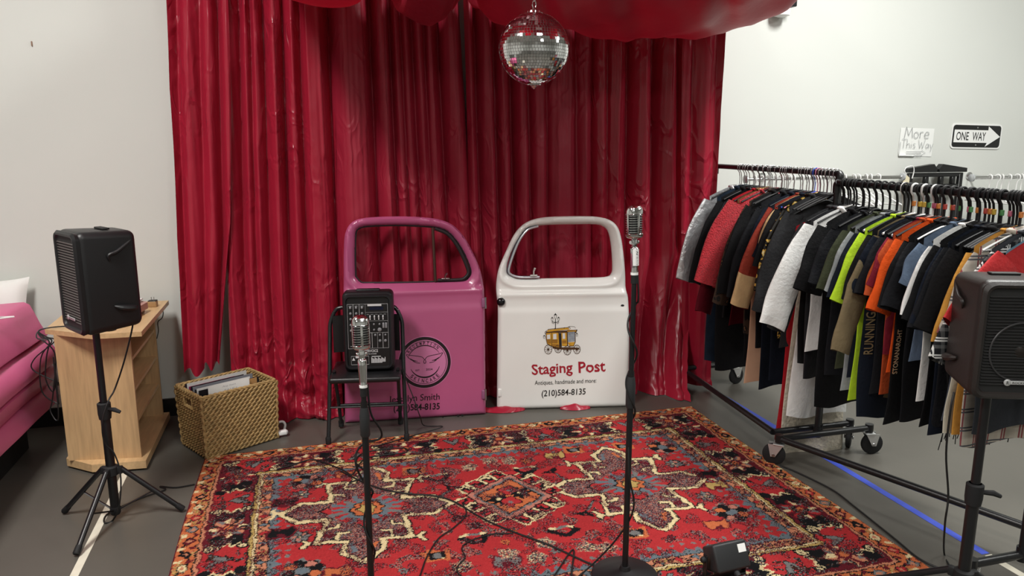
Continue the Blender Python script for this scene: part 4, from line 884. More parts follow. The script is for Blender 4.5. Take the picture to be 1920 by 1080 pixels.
cord('cable', 'black cable hanging from right loudspeaker to the floor', [tuple(at(1789, 735, 1.98)), tuple(at(1782, 770, 1.97)), tuple(at(1774, 850, 1.97)), tuple(at(1778, 930, 1.97)), tuple(at(1772, 980, 1.98)), tuple(fl(1770, 1035, .02)), tuple(fl(1780, 1060, .006)), tuple(fl(1800, 1085, .006)), tuple(fl(1830, 1100, .006))], .0036)
cord('cable', 'black cable running along the floor by the right rug edge', [tuple(fl(*p, .005)) for p in ((1462, 872), (1500, 888), (1560, 918), (1600, 948), (1640, 980), (1680, 1012), (1720, 1045), (1755, 1063), (1800, 1078), (1860, 1110))], .004)

# ------------------------------------------------------------------ wooden media cabinet
WOOD = mat('beech_veneer', '#c2a076', .42, spec=.4, var=.14, vscale=7, stretch=(9, 9, .7))
WOODH = mat('beech_veneer_top', '#c9a87c', .40, spec=.4, var=.10, vscale=7, stretch=(9, .9, 9))
t = thing('media_cabinet', 'pale wooden cabinet with open side shelves behind left speaker', 'cabinet', (-1.05, 4.30, 0))
C0 = Vector((-1.05, 4.30, 0))
def plate(pts, z0, z1): return [(p[0] - C0.x, p[1] - C0.y, z) for z in (z0, z1) for p in pts]
def slab_poly(pts, z0, z1, name, m, par=t):
    n = len(pts); return MB().add(plate(pts, z0, z1), [tuple(range(n))[::-1], tuple(range(n, 2*n))] + [(i, (i+1) % n, (i+1) % n + n, i + n) for i in range(n)]).build(name, m, par, smooth=False)
base = [(-.846, 3.935), (-.846, 4.66), (-1.26, 4.66), (-1.245, 4.075), (-1.10, 3.955)]
slab_poly(base[::-1], .012, .052, 'base_plate', WOODH)
slab_poly([(-.80, 3.90), (-.795, 4.66), (-1.29, 4.66), (-1.272, 4.08), (-1.02, 3.905)][::-1], .712, .736, 'top', WOODH)
slab_poly([(-.875, 3.985), (-.875, 4.005), (-1.225, 4.06), (-1.225, 4.04)][::-1], .052, .712, 'front_panel', WOOD)
slab_poly([(-1.225, 4.05), (-1.207, 4.05), (-1.207, 4.64), (-1.225, 4.64)], .052, .712, 'side_panel', WOOD)
slab_poly([(-.875, 4.62), (-.875, 4.64), (-1.207, 4.64), (-1.207, 4.62)][::-1], .052, .712, 'back_panel', WOOD)
slab_poly([(-1.05, 4.03), (-1.035, 4.03), (-1.035, 4.62), (-1.05, 4.62)], .052, .712, 'divider', WOOD)
for z in (.235, .40, .56): slab_poly([(-.880, 4.02), (-.880, 4.62), (-1.035, 4.62), (-1.035, 4.03)][::-1], z, z + .016, 'shelf', WOODH)
for a, b in ((-.9, 3.99), (-.9, 4.6), (-1.2, 4.12), (-1.2, 4.6)): MB().lathe([(.02, 0), (.02, .013)], (a - C0.x, b - C0.y, 0), 12).build('foot', RUB, t)
# things on it
t = thing('power_adapter', 'small tan and black power adapter on the cabinet corner', 'adapter', tuple(at(288, 583, 4.50)[:2]) + (.736,), (0, 0, -.1))
MB().rbox((0, 0, .017), (.045, .04, .034), .004).build('body', mat('tan_plastic', '#a5825a', .4), t); MB().rbox((0, 0, .0345), (.044, .039, .005), .002).build('top_face', BLK, t)
for s in (-.006, .008): MB().box((s, .0, .046), (.0015, .006, .02)).build('prong', STEEL, t, smooth=False)
cord('charger_cable', 'thin dark cord from the adapter down the cabinet side', [tuple(at(302, 578, 4.49)), tuple(at(306, 585, 4.50)), tuple(at(304, 596, 4.50)), tuple(at(296, 604, 4.50)), tuple(at(297, 620, 4.55)), tuple(at(294, 635, 4.55))], .0025)
t = thing('desk_stand', 'small white and pink tilted stand behind left speaker on cabinet', 'stand', (-.93, 4.22, .737), (0, 0, math.radians(-10)))
MB().prism([(-.05, 0.02), (.055, 0.02), (.055, .055), (0, .07), (-.05, .075)], -.14, .15).build('body', mat('pinkish_plastic', '#b58a80', .45), t); MB().rbox((.0, 0, .012), (.09, .26, .022), .004).build('foot', mat('dark_brown_plastic', '#5a4334', .5), t)
MB().rbox((-.0, .02, .080), (.075, .24, .008), .003, rot=(0, .12, 0)).build('white_top', PAPER, t); 
for k in range(4): MB().rbox((.02, .04 + k * .02, .10), (.004, .004, .03), .001, rot=(.4, 0, 0)).build('peg', mat('grey_peg', '#8a8a8c', .5), t)
for i, (dx, sag) in enumerate(((0, .20), (.012, .26), (.025, .15), (-.02, .30))):
    cord('hanging_cord', ['shortest black cord of the bundle hanging left of the cabinet', 'black cord hanging left of the cabinet, second longest loop', 'thin black cord of the bundle closest to the cabinet panel', 'longest black cord loop hanging left of the cabinet'][i], [(-1.12, 4.10, .742), (-1.25, 4.085, .742), (-1.30, 4.08, .728), (-1.285 + dx, 4.06, .70), (-1.25 + dx, 4.05, .68), (-1.27 - dx * 2, 4.05, .60), (-1.285 - dx*2 - .02 * (i == 3), 4.05, .69 - sag), (-1.262 + dx, 4.05, .66 - sag - .04), (-1.238 + dx * .3, 4.03, .66 - sag + .02 - .03 * i), (-1.24, 4.05, .60)], .0032, group='cord bundle at the cabinet')

# ------------------------------------------------------------------ pink lounge and pillow at the left edge
prof = [(-1.80, .79), (-1.60, .80), (-1.475, .806), (-1.450, .790), (-1.432, .74), (-1.412, .68), (-1.388, .630), (-1.384, .615), (-1.420, .598), (-1.382, .585), (-1.352, .54), (-1.345, .50), (-1.352, .468), (-1.398, .452), (-1.362, .44), (-1.362, .41), (-1.390, .352), (-1.432, .336), (-1.396, .322), (-1.362, .272), (-1.366, .246), (-1.40, .226), (-1.62, .225), (-1.80, .225)]
t = thing('lounge_seat', 'pink padded lounge with long horizontal channels at left edge', 'sofa', (-1.6, 4.0, 0))
mb = MB(); ny = 26; n = len(prof)
for j in range(ny + 1):
    y = 4.47 - 1.75 * j / ny
    for i, (x, z) in enumerate(prof):
        k = mnoise.noise(Vector((x * 6, y * 3.5, z * 6))) * .014; mb.v.append((x + 1.6 + k - .02 * math.sin((4.47 - y) * 2.2) * (x > -1.5), y - 4.0, z + k * .5))
mb.f += [(j*n + i, j*n + i + 1, (j+1)*n + i + 1, (j+1)*n + i) for j in range(ny) for i in range(n - 1)]
mb.f += [tuple(range(n))[::-1], tuple(ny * n + i for i in range(n))]
mb.build('cushion', mat('pink_vinyl', '#d06590', .42, spec=.4, var=.05, vscale=3, bump=.06, bscale=40), t, angle=50)
MB().box((-.13, -.42, .115), (.42, 1.65, .222)).build('plinth', mat('black_plinth', '#0c0c0d', .7), t, smooth=False)
t = thing('pillow', 'white pillow wedged between the pink lounge and the wall', 'pillow', (-1.70, 4.67, .70), (math.radians(72), 0, 0))
mb = MB(); nu = 16
for s in (1, -1):
    o = len(mb.v)
    for i in range(nu + 1):
        for j in range(nu + 1):
            a, b = i / nu * 2 - 1, j / nu * 2 - 1; h = .060 * ((1 - a**4) * (1 - b**4)) ** .6; k = 1 - .10 * (1 - a*a) * abs(b) ** 3; k2 = 1 - .10 * (1 - b*b) * abs(a) ** 3
            mb.v.append((a * .20 * k2, b * .20 * k, .058 + s * h + .006 * mnoise.noise(Vector((a * 3, b * 3, s))) * (1 - max(abs(a), abs(b)))))
    mb.f += [(o + i*(nu+1) + j, o + (i+1)*(nu+1) + j, o + (i+1)*(nu+1) + j + 1, o + i*(nu+1) + j + 1)[::s] for i in range(nu) for j in range(nu)]
mb.build('cover', mat('white_cotton', '#e3e3e0', .85, bump=.08, bscale=60), t, angle=180)
t = thing('clothes_hanger', 'white plastic hanger lying on the pink lounge', 'hanger', (-1.60, 4.10, .805), (0, 0, .5))
MB().tube(smooth_path([(-.16, -.12, .01), (-.02, .0, .012), (.02, .02, .014), (.035, .06, .02), (.06, .075, .022), (.075, .05, .02), (.065, .035, .012)], 6), .0035, 8).build('hook', WHT, t)
MB().tube([(-.16, -.12, .01), (.16, -.16, .012), (-.02, .0, .012)], .004, 8).build('arms', WHT, t)

# ------------------------------------------------------------------ wicker basket with papers and sleeves
BA = math.radians(31)
t = thing('wicker_basket', 'woven straw storage basket full of papers beside the rug', 'basket', (-.56, 3.985, .004), (0, 0, BA))
WK = mat('seagrass_rope', '#a58858', .7, var=.30, vscale=45, bump=.3, bscale=120)
BLn, BW, BH = .395, .285, .340                            # long side along local x, short side along local -y -> +y
def ring(z, rad=.030, n=26):
    k = z / BH; gx = .010 * k; pts = []
    x0, x1, y0, y1 = -gx, BLn + gx, -gx, BW + gx
    for (a, b), (c, d) in (((x0, y0), (x1, y0)), ((x1, y0), (x1, y1)), ((x1, y1), (x0, y1)), ((x0, y1), (x0, y0))):
        m = int(math.hypot(c - a, d - b) / .0065); 
        for i in range(m): pts.append((a + (c - a) * i / m, b + (d - b) * i / m))
    return pts
# lining walls
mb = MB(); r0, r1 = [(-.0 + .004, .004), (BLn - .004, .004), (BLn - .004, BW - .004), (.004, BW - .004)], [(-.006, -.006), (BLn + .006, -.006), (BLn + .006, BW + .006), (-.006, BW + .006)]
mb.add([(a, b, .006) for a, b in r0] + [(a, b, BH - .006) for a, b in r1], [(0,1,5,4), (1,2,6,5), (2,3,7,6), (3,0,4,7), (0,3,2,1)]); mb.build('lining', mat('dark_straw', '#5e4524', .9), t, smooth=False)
rows = 17
for k in range(rows):
    z = .012 + (BH - .024) * k / (rows - 1); pts = ring(z); n = len(pts); mb = MB(); w0 = k * 1.1; tw = 2 * PI / .058
    for st in (0, PI):
        path = []; s = 0
        for i in range(n):
            a = pts[i]; b = pts[(i+1) % n]; s += math.hypot(b[0]-a[0], b[1]-a[1]); g = s * tw + st + w0; nx_, ny_ = (b[1]-a[1]), -(b[0]-a[0]); l = math.hypot(nx_, ny_) + 1e-9
            path.append((a[0] + nx_ / l * .0065 * math.cos(g), a[1] + ny_ / l * .0065 * math.cos(g), z + .0078 * math.sin(g)))
        if k in (rows - 4, rows - 3):                # grip slot in the short left side
            path = [p for p in path if not (p[0] < .012 and abs(p[1] - BW * .52) < .045)]
            i0 = max(range(len(path)), key=lambda i: math.dist(path[i], path[(i+1) % len(path)])); path = path[i0+1:] + path[:i0+1]; mb.tube(path, .0068, 6)
        else: mb.tube(path, .0068, 6, closed=True)
    mb.build('woven_row', WK, t, angle=180)
for (a, b) in ((0, 0), (BLn, 0), (BLn, BW), (0, BW)):
    sx = 1 if a else -1; sy = 1 if b else -1
    MB().tube([(a + sx * (.006 + .010 * z / BH) + .003 * math.sin(z * 160), b + sy * (.006 + .010 * z / BH) + .003 * math.cos(z * 160), z) for z in np.linspace(0.006, BH, 34)], .0075, 6).build('corner_braid', WK, t)
mb = MB(); pts = ring(BH); n = len(pts)
for st in (0, 2.1, 4.2): mb.tube([(p[0] + .004 * math.cos(i * .5 + st), p[1] + .004 * math.cos(i * .5 + st), BH + .006 * math.sin(i * .5 + st) + .002) for i, p in enumerate(pts)], .0062, 5, closed=True)
mb.build('rim', WK, t, angle=180)
MB().tube(smooth_path([(-.014, BW*.52 - .048, BH - .085), (-.016, BW*.52 - .05, BH - .03)], 3) , .006, 6).tube([(-.014, BW*.52 - .048, BH - .085), (-.014, BW*.52 + .048, BH - .085), (-.016, BW*.52 + .05, BH - .03)], .006, 6).build('grip_edge', WK, t)
BM = Mx(t); bp = lambda x, y, z: tuple(BM @ Vector((x, y, z)))
def sheet(name, label, cat, x0, x1, y, z0, z1, m, lean=0, th=.003, curl=0):
    o = thing(name, label, cat, bp((x0 + x1) / 2, y, z0), (0, 0, BA)); w_ = x1 - x0; nu = 12; vs = []
    for dy in (0, th):
        for i in range(nu + 1):
            for j in range(9):
                v = j / 8; vs.append((w_ * (i / nu - .5), dy + lean * v + curl * math.sin(PI * i / nu) * v, (z1 - z0) * v))
    q = (nu + 1) * 9; fs = [(i*9 + j, (i+1)*9 + j, (i+1)*9 + j + 1, i*9 + j + 1) for i in range(nu) for j in range(8)]
    bd = [i*9 for i in range(nu+1)] + [nu*9 + j for j in range(1, 9)] + [i*9 + 8 for i in range(nu - 1, -1, -1)] + [j for j in range(7, 0, -1)]
    MB().add(vs, fs + [tuple(q + k for k in f[::-1]) for f in fs] + [(bd[(i+1) % len(bd)], bd[i], bd[i] + q, bd[(i+1) % len(bd)] + q) for i in range(len(bd))]).build('leaf', m, o)
    return o
s = sheet('paper_sheet', 'white handwritten paper sheet standing in front of the basket', 'paper', .045, .275, .030, .05, .380, PAPER, .0, .001, .006)
mb = MB(); put_text(mb, 'Any Item', -.04, .308, .075, .012, -.004, -.005, .2); put_text(mb, 'SALE !', -.03, .285, .07, .013, -.004, -.005, .1); mb.build('handwriting', mat('pencil_grey', '#9a9aa0', .7), s)
sheet('cardboard_sheet', 'tan cardboard sheet sticking out at right of the basket paper', 'cardboard', .268, .325, .042, .05, .366, mat('kraft_card', '#b08552', .8), 0, .002)
cols = ['#1c1c20', '#d8d8d4', '#20242a', '#7c7f86', '#1b1a1d', '#8e2f57', '#c9c9c6', '#2a1f2b']
for i, c_ in enumerate(cols):
    lb = ['black', 'white', 'dark slate', 'grey', 'black', 'magenta', 'pale grey', 'dark plum'][i]
    o = sheet('record_sleeve', 'flat square record sleeve standing on edge in the basket', 'record sleeve', .02, .36 - .04 * (i % 3), .075 + i * .024, .03, .352 + .006 * math.sin(i * 2.3), mat('sleeve_' + lb.replace(' ', '_'), c_, .4), .012, .004)
    o['group'] = 'record sleeves in the basket'; o['label'] = lb + ' record sleeve, ' + ['first', 'second', 'third', 'fourth', 'fifth', 'sixth', 'seventh', 'last'][i] + ' behind the white paper in the basket'
t = thing('pink_tag', 'pink card showing through the grip slot of the basket', 'card', bp(.012, BW*.52, .235), (0, 0, BA)); MB().box((0, 0, .03), (.004, .07, .06)).build('card_sheet', mat('pink_card', '#c23a6e', .5), t, smooth=False)
t = thing('plug_adapter', 'white plastic adapter block on the floor right of basket', 'adapter', tuple(fl(529, 819)[:2]) + (.012,), (0, 0, .2)); MB().rbox((0, 0, .014), (.058, .035, .028), .008, 3).build('body', WHT, t); MB().rbox((.03, 0, .014), (.006, .02, .016), .002).build('socket_face', mat('socket_grey', '#b9b9ba', .4), t)
t = thing('cable_hook', 'white curved plastic clip standing right of the basket', 'clip', tuple(at(528, 806, 4.27)[:2]) + (.012,), (0, 0, .3)); MB().tube(smooth_path([(-.03, 0, .0), (-.03, 0, .03), (-.015, 0, .055), (.01, 0, .055), (.022, 0, .035), (.016, 0, .008), (.008, 0, .0)], 5), .007, 8).build('hook', WHT, t); MB().tube(smooth_path([(-.03, 0, .03), (-.038, .01, .07), (-.03, .02, .10), (-.04, .03, .13)], 5), .003, 6).build('wire', mat('grey_wire', '#6b6b70', .5), t)

# ------------------------------------------------------------------ small floor spotlight
SP = fl(1360, 1088)
t = thing('floor_spotlight', 'small black floor spotlight with white sticker on the rug front', 'spotlight', (SP.x, SP.y, .012), (0, 0, math.radians(2)))
hd = MB().rbox((0, 0, 0), (.150, .095, .105), .010, 3, taper=lambda q: (q.x * (1 - .12 * (q.y / .095 + .5)), q.y, q.z * (1 - .14 * (q.y / .095 + .5)))).build('housing', mat('spot_black', '#232426', .5, bump=.06, bscale=300), t); hd.location = (0, .01, .085); hd.rotation_euler = (math.radians(-28), 0, math.radians(3))
st = MB().box((.048, -.0482, .022), (.034, .001, .030)).build('sticker', PAPER, hd, smooth=False)
MB().box((0, .045, 0), (.11, .006, .075)).build('lens', mat('dark_lens', '#0d0f14', .1), hd, smooth=False)
for s in (1, -1):
    MB().rbox((s * .086, .01, .052), (.006, .026, .104), .002).build('yoke_arm', BLKM, t); MB().lathe([(.012, 0), (.013, .01), (.009, .016)], (s * .088, .01, .085), 12, Matrix.Rotation(s*PI/2, 3, 'Y')).build('tilt_knob', RUB, t)
MB().rbox((0, .01, .004), (.178, .03, .006), .002).build('yoke_base', BLKM, t)
MB().lathe([(.010, 0), (.012, .006), (.010, .02), (.004, .022)], (.01, -.05, .05), 12, Matrix.Rotation(PI/2 + .4, 3, 'X')).build('cable_gland', RUB, t)
cord('spotlight_cable', 'black cord leaving the back of the floor spotlight', [(SP.x + .01, SP.y - .06, .05), (SP.x + .012, SP.y - .085, .03), (SP.x + .0, SP.y - .12, .018), (SP.x - .06, SP.y - .16, .017), (SP.x - .1, SP.y - .10 - .12, .017)], .0035)

# ------------------------------------------------------------------ signs on the wall
sl = at(1784, 235, WY); sr = at(1874, 276, WY); cx = (sl.x + sr.x) / 2; cz = (sl.z + sr.z) / 2 
t = thing('one_way_sign', 'black and white ONE WAY arrow street sign on the wall', 'sign', (cx, WY - .001, cz), (0, math.radians(1.0), 0))
SW, SH = (sr.x - sl.x) * .99, .190
def rrp(w, h, r, n=5): return rr(w, h, r, n)
MB().prism(rrp(SW, SH, .03), -.006, 0).build('backing', mat('sign_white', '#e6e6e4', .4), t, smooth=False)
MB().prism(rrp(SW - .022, SH - .022, .024), -.0068, -.005).build('black_field', mat('sign_black', '#121214', .35), t, smooth=False)
k = SW / .457
MB().prism([(-.205*k, -.048), (.10*k, -.048), (.085*k, -.078), (.215*k, .0), (.10*k, .078), (.10*k, .048), (-.205*k, .048)], -.0076, -.006).build('arrow', MATS['sign_white'], t, smooth=False)
mb = MB(); put_text(mb, 'ONE', -.185*k, -.032, .112*k, .064, -.0080, .01); put_text(mb, 'WAY', -.040*k, -.032, .122*k, .064, -.0080, .01); mb.build('lettering', MATS['sign_black'], t)
for z in (.066, -.066): MB().lathe([(.006, 0), (.006, .002)], (0, -.0065, z), 10, Matrix.Rotation(PI/2, 3, 'X')).build('rivet', STEEL, t)
pl = at(1687, 240, WY); pr = at(1747, 293, WY)
t = thing('handwritten_notice', 'white paper notice reading More This Way taped on wall', 'notice', ((pl.x + pr.x) / 2, WY - .002, (pl.z + pr.z) / 2), (0, math.radians(1), 0))
PWd, PHt = .31, .21
mb = MB(); nu = 12
vs = [(PWd * (i / nu - .5), -.001 - .004 * abs(mnoise.noise(Vector((i * .5, j * .5, 2)))) - (.010 if j == 0 else 0) * (i < 6), PHt * (j / 8 - .5)) for j in range(9) for i in range(nu + 1)]
mb.add(vs, [(j*13 + i, j*13 + i + 1, (j+1)*13 + i + 1, (j+1)*13 + i) for j in range(8) for i in range(nu)]).build('sheet', mat('white_paper', '#e4e5e2', .7), t)
PEN = mat('pencil', '#7c8082', .7); mb = MB()
STK = {'M': (.9, [[(0, 0), (.12, 1), (.45, .25), (.75, .95), (.9, 0)]]), 'o': (.5, [[(.25 + .25 * math.cos(a), .28 + .28 * math.sin(a)) for a in np.linspace(0, 6.4, 13)]]), 'r': (.4, [[(.05, .6), (.05, 0)], [(.05, .35), (.2, .58), (.4, .55)]]), 'e': (.5, [[(0, .3), (.5, .33), (.45, .55), (.2, .6), (0, .3), (.1, .02), (.5, .05)]]),
 'T': (.6, [[(0, 1), (.7, 1)], [(.33, 1), (.3, 0)]]), 'h': (.45, [[(.02, 1), (.02, 0)], [(.02, .35), (.25, .55), (.42, .4), (.42, 0)]]), 'i': (.12, [[(.06, .5), (.06, 0)], [(.06, .7), (.06, .74)]]), 's': (.38, [[(.36, .5), (.1, .52), (.05, .35), (.33, .22), (.3, .02), (.02, .03)]]), 'W': (.9, [[(0, 1), (.25, 0), (.45, .7), (.65, 0), (.95, 1.05)]]), 'a': (.45, [[(.42, .45), (.2, .55), (.02, .25), (.15, .02), (.38, .2), (.42, .5), (.45, 0)]]), 'y': (.45, [[(.02, .5), (.2, .05)], [(.45, .55), (.15, -.4)]])}
def pen(st, x, z, h, wd):
    for ch in st:
        if ch == ' ': x += h * .22; continue
        adv, ps = STK[ch]
        for p in ps:
            for (a, b), (c_, d_) in zip(p, p[1:]): mb.ribbon([(x + a * h, z + b * h), (x + c_ * h, z + d_ * h)], wd, -.0095)
        x += (adv + .14) * h
pen('More', -.120, .030, .082, .0034); pen('This Way', -.140, -.045, .066, .0026)
mb.ribbon([(-.09, -.088), (.05, -.086), (.05, -.096), (.09, -.078), (.052, -.060), (.05, -.070), (-.09, -.072)], .003, -.0095, None, True); mb.ribbon([(-.152, .0), (-.152, -.102), (.06, -.102)], .003, -.0115)
mb.build('handwriting', PEN, t)
m_ = at(60, 82, WY); t = tag(MB().rbox((m_.x, WY - .004, m_.z), (.006, .008, .026), .002).build('wall_hook', mat('brown_hook', '#8a6a55', .5)), 'tiny brown hook stuck on the wall at upper left', 'hook')
# ------------------------------------------------------------------ clothes racks
def caster(par, x, y, ztop, ang, sz=1):
    """twin-look swivel caster: plate, fork and rubber wheel under one part"""
    c, s = math.cos(ang), math.sin(ang); R = .058 * sz
    mb = MB().lathe([(.012, -.002), (.012, .03)], (x, y, ztop - .03), 12); mb.rbox((x, y, ztop - .012), (.055, .055, .006), .002, 2, rot=(0, 0, ang))
    ox, oy = x + c * .022, y + s * .022
    for k in (1, -1):
        qx, qy = -s * .020 * k, c * .020 * k
        f = lambda a, b, z_: (ox + qx + c * a, oy + qy + s * a, z_)
        vs = [f(-.045, 0, ztop - .014), f(.030, 0, ztop - .014), f(.014, 0, R - .008), (f(-.008, 0, R - .008))]
        mb.add(vs + [(v[0] + qx * .12, v[1] + qy * .12, v[2]) for v in vs], [(0,1,2,3), (7,6,5,4), (0,4,5,1), (1,5,6,2), (2,6,7,3), (3,7,4,0)])
    k = mb.build('caster_fork', mat('zinc_plate', '#d9d9d9', .35, .75), par, world=True, smooth=False)
    MW = Matrix(((c, -s, 0), (s, c, 0), (0, 0, 1))) @ Matrix.Rotation(PI/2, 3, 'X')
    wv = MB().lathe([(.010, -.014), (R * .80, -.014), (R * .97, -.010), (R, -.004), (R, .004), (R * .97, .010), (R * .80, .014), (.010, .014)], (ox, oy, R), 26, MW)
    w_ = wv.build('wheel', RUB, par, world=True); w_.parent = k
    h = MB().lathe([(.008, -.0245), (.010, -.022), (.010, .022), (.008, .0245)], (ox, oy, R), 12, MW).build('axle', STEEL, par, world=True); h.parent = k
PIPE = mat('black_pipe', '#161618', .35, spec=.5, bump=.04, bscale=90)
def rack(label, m1, m2, zr, foot1, foot2, diag, casters):
    t = thing('clothes_rack', label, 'clothes rack', (m1[0], m1[1], 0)); zb = .146
    B = lambda mb, n: mb.build(n, PIPE, t, world=True)
    for a, b in (foot1, foot2):
        if a is None: continue
        B(MB().tube([(*a, zb), (*b, zb)], .0165, 12), 'foot_bar')
    B(MB().tube([(*diag[0], zb), (*diag[1], zb)], .0165, 12), 'base_rail')
    for m in (m1, m2):
        if m is None: continue
        p = B(MB().tube([(m[0], m[1], zb), (m[0], m[1], zr)], .0150, 12), 'post')
        f = B(MB().lathe([(.021, -.024), (.021, .03)], (m[0], m[1], zb), 14), 'tee_fitting'); 
        f = B(MB().tube(smooth_path([(m[0], m[1], zr - .05), (m[0], m[1], zr - .012), (m[0] + .0, m[1] + (.012 if m is m1 and m2 is None or (m2 and m is m1 and m2[1] > m1[1]) else -.012), zr)], 4), .021, 12), 'elbow_fitting')
    e = m2 if m2 else (m1[0] + .02, m1[1] + 1.2)
    B(MB().tube([(m1[0], m1[1], zr), (e[0], e[1], zr)], .0155, 14), 'top_rail')
    for (x, y, a) in casters:
        B(MB().lathe([(.021, -.020), (.022, .0), (.021, .022)], (x, y, zb), 14), 'corner_fitting'); caster(t, x, y, zb - .015, a)
    return t
R2A, R2B = (2.541, 3.150), (2.500, 1.93); R2Z = 1.450
R1A, R1B = (2.578, 3.185), (2.600, 4.40); R1Z = 1.492
rack('black pipe clothes rack at front right, loaded with tee shirts', R2A, R2B, R2Z, ((2.298, 3.127), (2.850, 3.127)), ((2.20 + .06, 1.93), (2.76, 1.93)), ((2.298, 3.127), (2.76, 1.93)), [(2.298, 3.127, 2.4), (2.850, 3.127, -.2), (2.262, 1.93, .5), (2.76, 1.93, .3)])
rack('black pipe clothes rack behind, its far end hidden by the curtain', R1A, R1B, R1Z, ((2.32, 3.215), (2.80, 3.215)), ((2.38, 4.36), (2.80, 4.36)), ((2.32, 3.215), (2.40, 4.36)), [(2.80, 3.215, .8), (2.40, 4.36, 1.2), (2.80, 4.36, .2)])
rail_x = lambda r, y: (R2A[0] + (R2B[0] - R2A[0]) * (y - R2A[1]) / (R2B[1] - R2A[1])) if r == 2 else (R1A[0] + (R1B[0] - R1A[0]) * (y - R1A[1]) / (R1B[1] - R1A[1]))

# ---- hangers
VEL = mat('black_velvet_hanger', '#101012', .6); WIRE = mat('hanger_wire', '#c3c3c5', .25, 1); HWH = mat('white_hanger', '#e4e4e2', .4); HBL = mat('blue_hanger', '#3b56c4', .4); HPK = mat('pink_hanger', '#cf7d98', .4)
def hook_path(): return [(.020 * math.cos(a), 0, .002 + .020 * math.sin(a)) for a in np.linspace(-.5, PI + .1, 14)] + [(-.019, 0, -.012), (-.006, 0, -.030), (0, 0, -.060), (0, 0, -.107)]
HK = {}
def hanger(rail, y, kind, label, rz=0, tagc=None):
    hk, body = {'velvet': (VEL, VEL), 'wire': (WIRE, VEL), 'white': (HWH, HWH), 'spare': (VEL, VEL), 'sparewire': (WIRE, VEL), 'blue': (HBL, HBL), 'pink': (HPK, HPK)}[kind]
    grp = {2: 'hangers on the front rack', 1: 'hangers on the back rack'}.get(rail, 'white hangers on the wall rails')
    if kind not in HK:
        r = .0046 if kind in ('white', 'velvet', 'spare') else .0024; dz = -.034 if kind.startswith('spare') else 0
        a = MB().tube(hook_path() + ([(0, 0, -.107 + dz)] if dz else []), r, 7); a.build('x', hk); HK[kind] = [COL.objects[-1].data]; bpy.data.objects.remove(COL.objects[-1])
        b = MB().tube(smooth_path([(x_, 0, z_ + dz) for x_, z_ in ((-.195, -.180), (-.12, -.146), (-.03, -.112), (0, -.105), (.03, -.112), (.12, -.146), (.195, -.180))], 3), .0062, 8, flat=.7)
        if kind == 'white': b.tube([(-.195, 0, -.180), (.195, 0, -.180)], .005, 6)
        b.build('x', body); HK[kind].append(COL.objects[-1].data); bpy.data.objects.remove(COL.objects[-1])
    x, z = (rail_x(rail, y), {2: R2Z, 1: R1Z}[rail]) if rail in (1, 2) else (y, 1.40)
    loc = (x, y, z) if rail in (1, 2) else (y, rail, z)
    t = thing('hanger', label, 'hanger', loc, (0, 0, rz), grp)
    for nme, me in zip(('hook', 'arms'), HK[kind]):
        o = bpy.data.objects.new(nme, me); COL.objects.link(o); o.parent = t
    if tagc:
        o = MB().rbox((0, -.001, -.062), (.016, .010, .022), .002, 1).build('size_clip', mat('clip_' + tagc[0], tagc[1], .5), t)
    return t

# ---- cloth materials
def fab(name, c, rough=.88, var=.10, sheen=.0, spec=.2, bump=.25): return mat('cloth_' + name, c, rough, spec=spec, var=var, vscale=14, bump=bump, bscale=70, sheen=sheen)
def node_fab(name, build, rough=.85, spec=.2):
    if name in MATS: return MATS[name]
    m = bpy.data.materials.new(name); m.use_nodes = True; MATS[name] = m; N = m.node_tree.nodes; L = m.node_tree.links; b = N['Principled BSDF']; b.inputs['Roughness'].default_value = rough; b.inputs['Specular IOR Level'].default_value = spec
    tc = N.new('ShaderNodeTexCoord'); build(N, L, b, tc.outputs['Object']); return m
def ramp(N, L, src, stops, interp='CONSTANT'):
    r = N.new('ShaderNodeValToRGB'); r.color_ramp.interpolation = interp
    while len(r.color_ramp.elements) < len(stops): r.color_ramp.elements.new(.5)
    for e, (p, c) in zip(r.color_ramp.elements, stops): e.position = p; e.color = (*lin(c), 1)
    L.new(src, r.inputs[0]); return r.outputs[0]
def plaid(name, base, l1, l2, sc):
    def bld(N, L, b, co):
        sp = N.new('ShaderNodeSeparateXYZ'); L.new(co, sp.inputs[0]); last = None
        base_c = None
        for ax, cc in (('X', l1), ('Z', l2)):
            m1 = N.new('ShaderNodeMath'); m1.operation = 'MULTIPLY'; m1.inputs[1].default_value = sc; L.new(sp.outputs[ax], m1.inputs[0])
            m2 = N.new('ShaderNodeMath'); m2.operation = 'FRACT'; L.new(m1.outputs[0], m2.inputs[0])
            f = ramp(N, L, m2.outputs[0], [(0, '#ffffff'), (.09, '#000000'), (.16, '#ffffff'), (.25, '#000000'), (.6, '#5a5a5a'), (.8, '#000000')])
            mx = N.new('ShaderNodeMixRGB'); L.new(f, mx.inputs[0]); mx.inputs[2].default_value = (*lin(cc), 1)
            if last is None: mx.inputs[1].default_value = (*lin(base), 1)
            else: L.new(last, mx.inputs[1])
            last = mx.outputs[0]
        L.new(last, b.inputs['Base Color'])
    return node_fab(name, bld)
